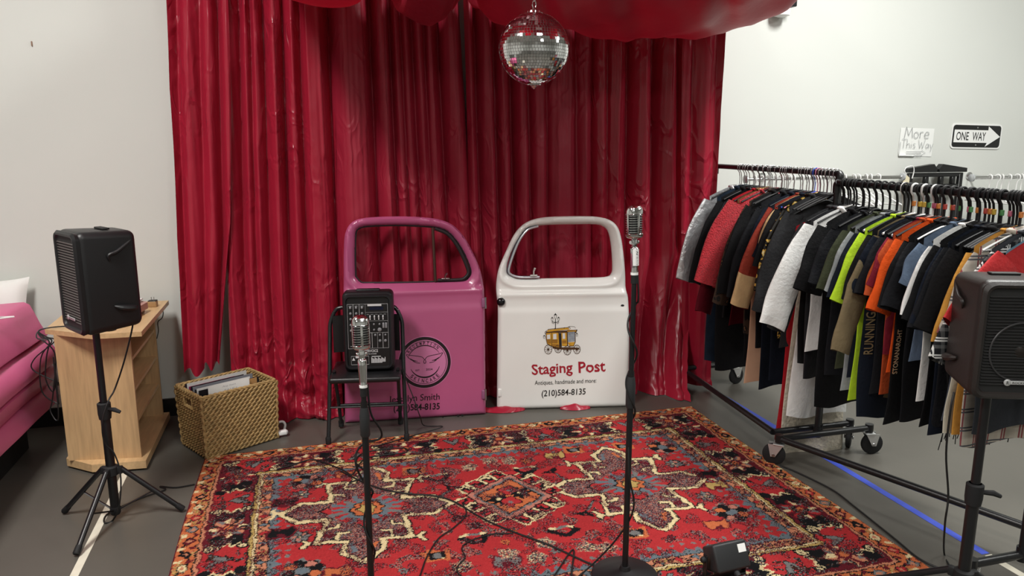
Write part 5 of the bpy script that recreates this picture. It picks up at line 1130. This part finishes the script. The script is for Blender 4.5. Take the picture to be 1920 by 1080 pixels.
def spots(name, base, a, c2, sc, metal=0, rough=.8):
    def bld(N, L, b, co):
        v = N.new('ShaderNodeTexVoronoi'); v.inputs['Scale'].default_value = sc; n = N.new('ShaderNodeTexNoise'); n.inputs['Scale'].default_value = sc * .7; L.new(co, n.inputs[0])
        ad = N.new('ShaderNodeMixRGB'); ad.blend_type = 'ADD'; ad.inputs[0].default_value = .08; L.new(co, ad.inputs[1]); L.new(n.outputs['Color'], ad.inputs[2]); L.new(ad.outputs[0], v.inputs[0])
        L.new(ramp(N, L, v.outputs['Distance'], [(0, c2), (.22, a), (.42, base)]), b.inputs['Base Color']); b.inputs['Metallic'].default_value = metal
    return node_fab(name, bld, rough, .4)
def sequin(name, c, rough=.25):
    def bld(N, L, b, co):
        v = N.new('ShaderNodeTexVoronoi'); v.inputs['Scale'].default_value = 130; L.new(co, v.inputs[0]); b.inputs['Base Color'].default_value = (*lin(c), 1); b.inputs['Metallic'].default_value = .8
        g = N.new('ShaderNodeNormalMap'); bn = N.new('ShaderNodeBump'); bn.inputs['Strength'].default_value = .9; bn.inputs['Distance'].default_value = .006; L.new(v.outputs['Color'], bn.inputs['Height']); L.new(bn.outputs[0], b.inputs['Normal'])
    return node_fab(name, bld, rough)
K = {'black': fab('black', '#131315'), 'black2': fab('soft_black', '#17181c', .8), 'navy': fab('navy', '#121824'), 'char': fab('charcoal', '#2a2a2c'), 'leather': mat('cloth_leather', '#26262a', .42, spec=.4, bump=.35, bscale=40),
     'white': fab('white', '#e8e8e6', var=.03), 'olive': fab('olive', '#3d4230'), 'grey': fab('heather', '#8f9495', var=.18), 'neon': fab('neon', '#b9e032', var=.04), 'khaki': fab('khaki', '#77694f'), 'crim': fab('crimson', '#7a1f2f'),
     'rust': fab('rust', '#b04c26'), 'orange': fab('orange', '#df541a', var=.05), 'slate': fab('slate', '#5b6b80'), 'must': fab('mustard', '#c08a3e'), 'dgrey': fab('dark_grey', '#33353a'), 'lblue': fab('light_blue', '#6f93a4'), 'red': fab('red', '#b32528', .7, sheen=.1),
     'silver': mat('cloth_silver', '#dcdde0', .3, .7, bump=.9, bscale=26), 'denim': fab('denim', '#16212f', var=.25), 'denim2': fab('pale_denim', '#4c535e', var=.3), 'fuzzy': mat('cloth_fuzzy', '#bb2430', .95, sheen=.25, var=.15, vscale=60, bump=.9, bscale=140), 'goldseq': sequin('cloth_gold_sequin', '#c9a06a'), 'burg': sequin('cloth_burgundy_sequin', '#5c1420', .45),
     'leop': spots('cloth_leopard', '#3a281b', '#0f0c0a', '#6b4a2c', 26), 'peach': fab('peach', '#c9a084', .6, .05, bump=.12), 'bone': fab('brick_red', '#8a3326'), 'tan': fab('tan', '#c2a074'), 'baroque': spots('cloth_baroque', '#17130d', '#d2a64a', '#efdca0', 30, .35, .4), 'lred': fab('deep_red', '#a01620', .8), 'lace': mat('cloth_lace', '#c4bbaa', .8, var=.12, vscale=60, bump=.6, bscale=60),
     'pblk': plaid('cloth_black_plaid', '#1b1c20', '#cfcfcd', '#cfcfcd', 17), 'pcrm': plaid('cloth_cream_plaid', '#bdb5a8', '#8c4b4f', '#57585c', 14), 'cream': fab('cream', '#d3cdbb', var=.04), 'blackseq': sequin('cloth_black_sequin', '#2a2a2e', .3)}

# ---- garments
GI = [0]; SURF = {}
def garment(rail, y, kind, mk, label, L=.74, sw=.205, bw=.20, sl=.25, slw=.085, th=.012, drop=0, name=None, cat=None, seed=None, flare=0, cuff=None, grp=None, rz=None, sldir=(.30, -1)):
    """cloth hanging from a hanger; local origin = rail centre, x across the rail, -y toward the near end"""
    GI[0] += 1; sd = seed or GI[0] * 3.7; r_ = random.Random(sd); rz = r_.uniform(-.07, .07) if rz is None else rz
    t = thing(name or 'tee_shirt', label, cat or 'shirt', (rail_x(rail, y), y, {2: R2Z, 1: R1Z}[rail]), (0, 0, rz), grp or {2: 'clothes on the front rack', 1: 'clothes on the back rack'}[rail])
    m = K[mk]; z0 = -.092 - drop
    nu, nv = 34, 22; mb = MB()
    top = lambda x: z0 - .25 * abs(x) - .60 * x * x - (.045 * max(0, 1 - (x / .075) ** 2) if kind != 'skirt' else 0)
    ph = r_.uniform(0, 6); k1 = r_.uniform(14, 24)
    for j in range(nv + 1):
        v = j / nv; W = sw + (bw - sw) * min(1, v * 2.5) + flare * v; W = W if kind != 'skirt' else bw + flare * v
        for i in range(nu):
            g = 2*PI*i/nu; cx, sx = math.cos(g), math.sin(g); x = W * (abs(cx) ** .8) * (1 if cx >= 0 else -1)
            T = .004 + (th - .004) * min(1, v * 4); yy = T * sx
            yy += (.004 + .009 * v) * v ** .6 * math.sin(k1 * x + ph + 2 * v) + .008 * v * mnoise.noise(Vector((x * 9, v * 4, sd)))
            zt = top(max(-sw, min(sw, x))); zz = zt + (-L - .092 - drop - zt) * v + (.012 * math.sin(x * 20 + ph) * v)
            xx = x + .010 * math.sin(v * 6 + ph) * v
            mb.v.append((xx, yy, zz))
    for j in range(nv):
        for i in range(nu): mb.f.append((j*nu + i, (j+1)*nu + i, (j+1)*nu + (i+1) % nu, j*nu + (i+1) % nu))
    mb.build('body', m, t, angle=180)
    def surf(x, y, z):                                   # front of the cloth at x, z
        v = min(1, max(.02, (z - top(max(-sw, min(sw, x)))) / (-L + z0 - top(max(-sw, min(sw, x)))))); W = sw + (bw - sw) * min(1, v * 2.5) + flare * v; x0 = x - .010 * math.sin(v * 6 + ph) * v
        q = min(1, abs(x0) / W) ** 1.25; T = .004 + (th - .004) * min(1, v * 4)
        yy = -T * math.sqrt(max(0, 1 - q * q)) + (.004 + .009 * v) * v ** .6 * math.sin(k1 * x0 + ph + 2 * v) + .008 * v * mnoise.noise(Vector((x0 * 9, v * 4, sd)))
        return (x, yy - .0025 + y, z)
    if sl:
        for s in (-1, 1):
            mb = MB(); n = 16; ns = 12; dx, dz = sldir; l = math.hypot(dx, dz); dx, dz = s * dx / l, dz / l; p0 = Vector((s * (sw - .035), 0, top(sw - .03) - .052))
            for j in range(ns + 1):
                v = j / ns; bend = .05 * math.sin(v * PI) * (sl > .35); c = p0 + Vector((dx * sl * v + s * (.030 * math.sin(min(1, v * 2.2) * PI / 2)) + s * bend * .4, 0, dz * sl * v)); pw = slw * (1.0 - .18 * v * (sl > .35)); tt = .009 + .006 * min(1, v * 3)
                ax = Vector((-dz * s, 0, dx * s)); 
                for i in range(n):
                    g = 2*PI*i/n; q = c + ax * (pw / 1.35 * math.cos(g)); wob = .005 * math.sin(v * 9 + math.cos(g) * 3 + sd) * v
                    mb.v.append((q.x, tt * math.sin(g) + wob + .007 * mnoise.noise(Vector((q.x * 12, q.z * 14, sd))), q.z + .004 * math.sin(g * 2 + sd)))
            for j in range(ns):
                for i in range(n): mb.f.append((j*n + i, (j+1)*n + i, (j+1)*n + (i+1) % n, j*n + (i+1) % n))
            so = mb.build('sleeve', m, t, angle=180)
            if cuff:
                k0 = (ns - (4 if cuff[1] else 1)) * n; c2 = MB(); vs = mb.v[k0:]; ctr = Vector((0, 0, 0))
                vs = [(a + (0.0), b * 1.16, c_) for a, b, c_ in vs]; rws = len(vs) // n
                c2.add(vs, [(j*n + i, (j+1)*n + i, (j+1)*n + (i+1) % n, j*n + (i+1) % n) for j in range(rws - 1) for i in range(n)]); c2.build('cuff', K[cuff[0]], so, angle=180)
    if kind in ('tee', 'shirt', 'jacket'):
        pth = [(x, -.010, top(x) + .002 - .012 * (1 - (x / .075) ** 2)) for x in np.linspace(-.072, .072, 9)] + [(x, .010, top(x) + .030 * (1 - (x / .075) ** 2)) for x in np.linspace(.072, -.072, 9)]
        MB().tube(pth, .006 if kind == 'tee' else .011, 6, closed=True).build('collar', m, t, angle=180)
    SURF[label] = surf
    return t, top
NEAR = []
def hang(rail, y, hk, hl, *a, **k):
    NEAR.append((rail, y, a[2])); hanger(rail, y, hk, ' '.join((hl + ' holding the ' + a[2]).split()[:16]), tagc=k.pop('clip', None)); return garment(rail, y, *a, **k)
SPARE = {}
def spare(rail, y):
    lb = min((abs(q[1] - y), q[2]) for q in NEAR if q[0] == rail)[1]; SPARE[lb] = n = SPARE.get(lb, 0) + 1
    return ' '.join((('spare black hanger at the ' if n == 1 else 'second spare black hanger at the ') + lb).split()[:16])
VF = 'black velvet hanger'; WB = 'wire hooked hanger'; WF = 'white plastic hanger'
CL = [('red', '#b8453a'), ('yellow', '#c9a53c'), ('green', '#4c8a50'), ('pink', '#c0607c'), ('orange', '#d0803c')]
bt = 'front rack'
F_ = [ # y, hanger, kind, material, label, options
 (3.100, 'velvet', 'shirt', 'char', 'charcoal buttoned blouse, first at far end of front rack', dict(L=.80, sl=.50, name='blouse')),
 (3.062, 'velvet', 'jacket', 'leather', 'dark leather jacket with dull sheen next to white blazer', dict(L=.86, sl=.52, slw=.10, name='jacket', cat='jacket')),
 (3.020, 'velvet', 'jacket', 'white', 'white blazer with wide hanging sleeve on front rack', dict(L=.72, sl=.50, slw=.125, sw=.215, name='blazer', cat='jacket', cuff=('white', 0), sldir=(.42, -1))),
 (2.950, 'velvet', 'shirt', 'black', 'long black lace blouse just right of the white blazer', dict(L=.98, sl=.30, slw=.12, name='blouse')),
 (2.865, 'velvet', 'tee', 'black2', 'black tee between lace blouse and olive tee', dict(L=.80)),
 (2.780, 'velvet', 'tee', 'olive', 'olive green tee shirt on front rack', dict(L=.74, sl=.27)),
 (2.735, 'velvet', 'tee', 'grey', 'heather grey tee shirt beside the olive tee', dict(L=.83, sl=.27)),
 (2.700, 'white', 'tee', 'navy', 'navy tee between heather grey and neon shirts', dict(L=.76, sl=.29)),
 (2.670, 'velvet', 'tee', 'neon', 'neon yellow green tee shirt on front rack', dict(L=.86, sl=.30)),
 (2.640, 'white', 'tee', 'black', 'black tee between neon and khaki shirts', dict(L=.74, sl=.28)),
 (2.610, 'velvet', 'tee', 'khaki', 'khaki brown long sleeved shirt with tan cuff on front rack', dict(L=.82, sl=.50, name='sweatshirt')),
 (2.583, 'white', 'tee', 'navy', 'dark navy tee with tan RUNNING print down the front', dict(L=.90, sl=.24, bw=.245)),
 (2.555, 'velvet', 'tee', 'black2', 'soft black tee left of the crimson tee', dict(L=.78, sl=.24)),
 (2.529, 'white', 'tee', 'crim', 'dark crimson tee shirt left of the two orange tees', dict(L=.60, sl=.20)),
 (2.505, 'velvet', 'tee', 'rust', 'rust orange tee, duller of the two orange tees', dict(L=.76, sl=.235)),
 (2.470, 'velvet', 'tee', 'orange', 'bright orange tee shirt on front rack', dict(L=.66, sl=.29, slw=.092)),
 (2.435, 'velvet', 'tee', 'black', 'black tee with vertical cream and orange lettering', dict(L=.86, sl=.27, bw=.235)),
 (2.392, 'velvet', 'tee', 'black2', 'black tee with thin white neck piping', dict(L=.84, sl=.26)),
 (2.351, 'velvet', 'tee', 'slate', 'slate blue tee shirt left of the white tee', dict(L=.58, sl=.16)),
 (2.310, 'velvet', 'tee', 'white', 'white tee shirt with folded sleeve among black tees', dict(L=.72, sl=.27)),
 (2.273, 'velvet', 'tee', 'black', 'black tee directly right of the white tee', dict(L=.82, sl=.29, slw=.10)),
 (2.236, 'velvet', 'tee', 'navy', 'near black navy tee, second right of the white tee', dict(L=.84, sl=.29, slw=.10)),
 (2.201, 'velvet', 'tee', 'black2', 'soft black tee, third right of the white tee', dict(L=.80, sl=.31, slw=.10)),
 (2.165, 'velvet', 'shirt', 'black', 'black shawl top with long fringe at the hem', dict(L=.70, sl=.30, slw=.11, name='fringed_shawl', cat='shawl')),
 (2.120, 'velvet', 'tee', 'must', 'mustard yellow sweater partly behind right loudspeaker', dict(L=.80, sl=.33, slw=.095, name='sweater', cat='sweater')),
 (2.085, 'white', 'shirt', 'pcrm', 'cream shirt with faint red plaid right of the mustard sweater', dict(L=.83, sl=.30)),
 (2.051, 'velvet', 'tee', 'dgrey', 'dark grey tee between cream plaid and black plaid', dict(L=.76, sl=.30)),
 (2.015, 'white', 'shirt', 'pblk', 'black and white plaid flannel shirt on front rack', dict(L=.60, sl=.40, slw=.105, sw=.215, sldir=(.6, -1), name='flannel_shirt')),
 (1.985, 'velvet', 'tee', 'lblue', 'light blue shirt tucked before the red jacket', dict(L=.56, sl=.25)),
 (1.975, 'velvet', 'jacket', 'red', 'bright red jacket at near end of front rack', dict(L=.56, sl=.28, slw=.12, sw=.225, name='jacket', cat='jacket', sldir=(.85, -1))),
 (2.135, 'velvet', 'skirt', 'denim2', 'faded denim skirt whose hem shows under right loudspeaker', dict(L=.60, drop=.14, sl=0, bw=.17, flare=.05, name='denim_skirt', cat='skirt')),
 (2.150, 'velvet', 'skirt', 'cream', 'cream skirt whose hem shows under right loudspeaker', dict(L=.66, drop=.14, sl=0, bw=.17, flare=.06, name='cream_skirt', cat='skirt')),
]
made = {}
for i, (y, hk, kd, mk, lb, op) in enumerate(F_):
    made[mk + str(i)] = hang(2, y, hk, WF if hk == 'white' else VF, kd, mk, lb, clip=CL[i % 5] if 8 < i < 30 else None, **op); made[lb] = made[mk + str(i)]
for i in range(26):                                        # spare hangers crowded between the shirts
    y = 3.09 - i * .044
    hanger(2, y, 'spare', spare(2, y), .05 * math.sin(i), tagc=CL[i % 5] if i > 9 and i % 2 else None)
def fcopy(t, mb, name, m): return mb.build(name, m, t, smooth=False)
# prints: tan block letters, cream letters, piping, buttons, fringe
lb = 'dark navy tee with tan RUNNING print down the front'; t, top = made[lb]
TANP = mat('print_tan', '#8a7755', .8); mb = MB()
put_text(mb, 'RUNNING', -.195, -.70, .185, .042, 0, .012, 0, PI/2, 0, SURF[lb]); fcopy(t, mb, 'print', TANP)
lb = 'black tee with vertical cream and orange lettering'; t, top = made[lb]
mb = MB(); put_text(mb, 'STONANAROHT', -.197, -.74, .19, .026, 0, .02, 0, PI/2, 0, SURF[lb]); fcopy(t, mb, 'print', mat('print_orange', '#c8743a', .7))
mb = MB(); put_text(mb, 'STONANAROHT', -.1985, -.74, .19, .023, -.001, -.005, 0, PI/2, 0, SURF[lb]); fcopy(t, mb, 'print_face', mat('print_cream', '#e6d9b8', .7))
t, top = made['black tee with thin white neck piping']
MB().tube([(x, -.012, top(x) - .012) for x in np.linspace(-.20, -.05, 8)] , .0035, 6).build('piping', K['white'], t)
t, top = made['charcoal buttoned blouse, first at far end of front rack']
for k in range(6): MB().lathe([(.007, 0), (.007, .003)], (-.165 - .004 * k, -.036, -.26 - k * .085), 10, Matrix.Rotation(PI/2, 3, 'X')).build('button', mat('pearl_button', '#a8a49a', .3), t)
t, top = made['black shawl top with long fringe at the hem']
mb = MB()
for k in range(54):
    x = -.19 + .38 * random.random(); l = .09 + .10 * random.random(); y_ = random.uniform(-.02, .02); mb.tube([(x, y_, -.77), (x + .006, y_, -.79 - l * .5), (x + random.uniform(-.012, .02), y_ + .004, -.79 - l)], .0022, 4)
tag(mb.build('fringe', K['black'], t), kind='stuff')
t, top = made['khaki brown long sleeved shirt with tan cuff on front rack']
B_ = [
 (4.080, 'wire', 'jacket', 'silver', 'shiny silver puffer jacket at far end beside the curtain', dict(L=.66, sl=.50, slw=.105, sw=.21, name='puffer_jacket', cat='jacket')),
 (4.020, 'wire', 'shirt', 'denim', 'dark blue denim dress right of the silver jacket', dict(L=1.10, sl=0, name='denim_dress', cat='dress', flare=.04)),
 (3.947, 'wire', 'jacket', 'black', 'black coat right of the denim dress on back rack', dict(L=1.14, sl=.50, name='coat', cat='coat')),
 (3.887, 'wire', 'shirt', 'blackseq', 'black sequin top behind the plain red tee', dict(L=.80, sl=.48, name='sequin_blouse')),
 (3.833, 'wire', 'tee', 'lred', 'plain red top behind the gold sequin top', dict(L=.62, sl=.26)),
 (3.784, 'wire', 'shirt', 'goldseq', 'gold sequin top squeezed between the two red tops', dict(L=.60, sl=.26, name='sequin_blouse')),
 (3.755, 'wire', 'tee', 'fuzzy', 'fuzzy bright red long sleeved sweater on back rack', dict(L=.64, sl=.48, slw=.155, name='sweater', sldir=(.40, -1), cat='sweater')),
 (3.785, 'wire', 'shirt', 'burg', 'burgundy sequined dress below the fuzzy red sweater', dict(L=.82, sl=.64, slw=.09, name='sequin_dress', cat='dress')),
 (3.665, 'wire', 'shirt', 'leop', 'dark leopard print blouse right of fuzzy red sweater', dict(L=.84, sl=.56, name='blouse')),
 (3.640, 'wire', 'shirt', 'black', 'black velvet dress right of the leopard blouse', dict(L=.98, sl=.50, slw=.09, name='velvet_dress', cat='dress')),
 (3.620, 'wire', 'skirt', 'peach', 'long peach satin skirt hanging low on back rack', dict(L=1.0, drop=.12, sl=0, bw=.17, name='satin_skirt', cat='skirt', flare=.02)),
 (3.550, 'wire', 'jacket', 'black2', 'black cardigan left of the brick red bone sweater', dict(L=.88, sl=.50, name='cardigan', cat='cardigan')),
 (3.474, 'wire', 'shirt', 'navy', 'dark navy dress left of the brick red bone sweater', dict(L=1.10, sl=.3, name='navy_dress', cat='dress')),
 (3.420, 'wire', 'tee', 'bone', 'brick red sweater with bone printed sleeve and tan cuffs', dict(L=.66, sl=.53, slw=.10, name='sweater', cat='sweater', cuff=('tan', 1), sldir=(.36, -1))),
 (3.391, 'wire', 'tee', 'tan', 'tan blouse just right of the bone sweater', dict(L=.60, sl=.18, name='blouse')),
 (3.372, 'blue', 'shirt', 'navy', 'navy dress on the blue hanger', dict(L=1.02, sl=.26, name='navy_dress', cat='dress')),
 (3.350, 'pink', 'tee', 'black', 'black short sleeved top hung on the pink hanger', dict(L=.70, sl=.30, slw=.11)),
 (3.326, 'wire', 'shirt', 'baroque', 'gold and black baroque print blouse on back rack', dict(L=.78, sl=.42, slw=.085, name='blouse')),
 (3.300, 'wire', 'jacket', 'char', 'charcoal coat right of the baroque blouse', dict(L=.82, sl=.52, name='coat', cat='coat')),
 (3.270, 'wire', 'skirt', 'lred', 'long deep red skirt nearly touching the floor', dict(L=1.22, drop=.12, sl=0, bw=.165, name='long_skirt', cat='skirt', flare=.02)),
 (3.240, 'wire', 'skirt', 'lace', 'long cream lace skirt reaching the floor', dict(L=1.335, drop=.12, sl=0, bw=.135, name='lace_skirt', cat='skirt', flare=.06)),
 (3.210, 'wire', 'skirt', 'white', 'white short skirt whose hem shows above the rack base', dict(L=1.06, sl=0, bw=.13, drop=.12, flare=.05, name='white_skirt', cat='skirt')),
]
for y, hk, kd, mk, lb, op in B_:
    made[lb] = hang(1, y, hk, {'blue': 'blue plastic hanger', 'pink': 'pink plastic hanger'}.get(hk, WB), kd, mk, lb, **op)
for i in range(16): hanger(1, 4.10 - i * .055, 'sparewire', spare(1, 4.10 - i * .055), .06 * math.sin(i * 2))
t, top = made['brick red sweater with bone printed sleeve and tan cuffs']
BN = mat('print_bone', '#c9a47c', .8); mb = MB()
f = lambda a, b: (-.186 - .30 * a * .52 - b, -.19 - a * .50)
FN = lambda a, b, c: (a, b, c)
mb.ribbon([f(.05, .002), f(.22, .002), f(.42, .004)], [.022, .011, .026], -.036); mb.ribbon([f(.45, -.010), f(.62, -.008), f(.80, -.006)], [.020, .008, .014], -.036); mb.ribbon([f(.45, .014), f(.62, .010), f(.80, .010)], [.018, .007, .012], -.036)
fcopy(t, mb, 'bone_print', BN)
t, top = made['burgundy sequined dress below the fuzzy red sweater']

# ------------------------------------------------------------------ wall rails with white hangers
ORD = 'first second third fourth fifth sixth seventh eighth ninth tenth eleventh twelfth thirteenth fourteenth fifteenth sixteenth seventeenth eighteenth nineteenth twentieth'.split()
def wall_rail(label, x0, x1, z):
    t = thing('wall_rail', label, 'rail', (x0, 4.45, z))
    MB().tube([(0, 0, 0), (x1 - x0, 0, 0)], .012, 12).build('rail', CHROME, t)
    for x in (0, x1 - x0): MB().lathe([(.012, -.012), (.028, -.006), (.028, .006), (.012, .012)], (x, 0, 0), 16, Matrix.Rotation(PI/2, 3, 'Y')).build('end_cap', mat('clear_cap', '#b9bcbe', .2, .3), t)
    for k in (.25, .75): MB().tube([((x1 - x0) * k, 0, 0), ((x1 - x0) * k, WY - 4.45 - .012, 0)], .009, 8).lathe([(.03, 0), (.03, .010)], ((x1 - x0) * k, WY - 4.45, 0), 14, Matrix.Rotation(PI/2, 3, 'X')).build('bracket', CHROME, t)
    return t
wall_rail('chrome wall rail with white hangers, longer one on the left', 2.86, 4.13, 1.40)
wall_rail('chrome wall rail with white hangers at the right frame edge', 4.75, 5.90, 1.385)
for i in range(20): hanger(4.45, 2.93 + i * .052 + .01 * math.sin(i * 3), 'white', 'white hanger on the left chrome wall rail, ' + ORD[i] + ' from its left end', PI/2 + .35 * math.sin(i * 1.7))
for i in range(7): o = hanger(4.45, 4.92 + i * .062 + .012 * math.sin(i * 2), 'white', 'white hanger on the right chrome wall rail, ' + ORD[i] + ' from its left end', PI/2 + .4 * math.sin(i * 2.1)); o.location.z = 1.385

# ------------------------------------------------------------------ black frame with broken pediment against the wall
fx0, fx1 = at(1703, 322, 4.66).x, at(1804, 322, 4.66).x; ft = at(1750, 324, 4.66).z
t = thing('display_frame', 'black wooden frame with broken pediment behind the racks', 'frame', (fx0, 4.66, 0)); W_ = fx1 - fx0
BW_ = mat('black_wood', '#121213', .4)
def bar(n, x0, z0, x1, z1, d=.03): MB().rbox(((x0 + x1) / 2, 0, (z0 + z1) / 2), (x1 - x0, d, z1 - z0), .003, 1).build(n, BW_, t)
bar('stile', 0, .0, .035, ft); bar('stile', W_ - .035, .0, W_, ft)
bar('rail', .035, ft - .03, W_ - .035, ft); bar('rail', .035, ft - .115, W_ - .035, ft - .085)
for k in (.34, .62, .84): bar('muntin', W_ * k - .022, ft - .085, W_ * k + .012, ft - .03)
bar('muntin', W_ * .34 - .01, .0, W_ * .34 + .02, ft - .115); bar('muntin', W_ * .66 - .01, .0, W_ * .66 + .02, ft - .115); bar('rail', .035, .3, W_ - .035, .34); bar('rail', .035, .0, W_ - .035, .05); bar('rail', .035, .72, W_ - .035, .75)
for s in (0, 1):
    q = [(-.02, ft + .005), (-.02, ft + .035), (W_ * .42, ft + .066), (W_ * .485, ft + .028), (W_ * .47, ft + .005)]; q = q if not s else [(W_ - a, b) for a, b in q][::-1]
    MB().prism(q, -.025, .02).build('pediment', BW_, t, smooth=False)
sx = at(1706, 325, 4.60)
t = thing('price_tag', 'cream price tag looped on the black frame corner', 'tag', (sx.x, 4.632, sx.z))
MB().tube(smooth_path([(0, 0, -.02), (-.02, 0, .02), (.0, 0, .045), (.05, 0, .05), (.065, 0, .015), (.055, 0, -.04)], 5), .004, 6).build('string', HWH, t); MB().prism([(-.025, -.10), (.03, -.10), (.03, -.035), (.003, -.015), (-.025, -.035)], -.003, 0).build('card', mat('cream_card', '#d8ceb0', .7), t, smooth=False)
gx = at(1760, 345, 4.61)
t = thing('gold_scarf', 'gold sequined sash hanging on the black frame', 'scarf', (gx.x, 4.632, gx.z))
mb = MB(); nu = 8; zs = np.linspace(.035, -.33, 26)
for z in zs:
    v = (.035 - z) / .365; wv = .062 * (.8 + .35 * v) 
    for i in range(nu + 1): mb.v.append(((i / nu - .5) * 2 * wv + (-.02 * v), -.012 - .012 * math.sin(i * 1.4 + v * 4) * v, z - .03 * v * v * (i / nu)))
mb.add([], [(j*(nu+1) + i, j*(nu+1) + i + 1, (j+1)*(nu+1) + i + 1, (j+1)*(nu+1) + i) for j in range(25) for i in range(nu)]); mb.build('cloth', sequin('cloth_gold_sash', '#b08a35', .3), t, angle=180)
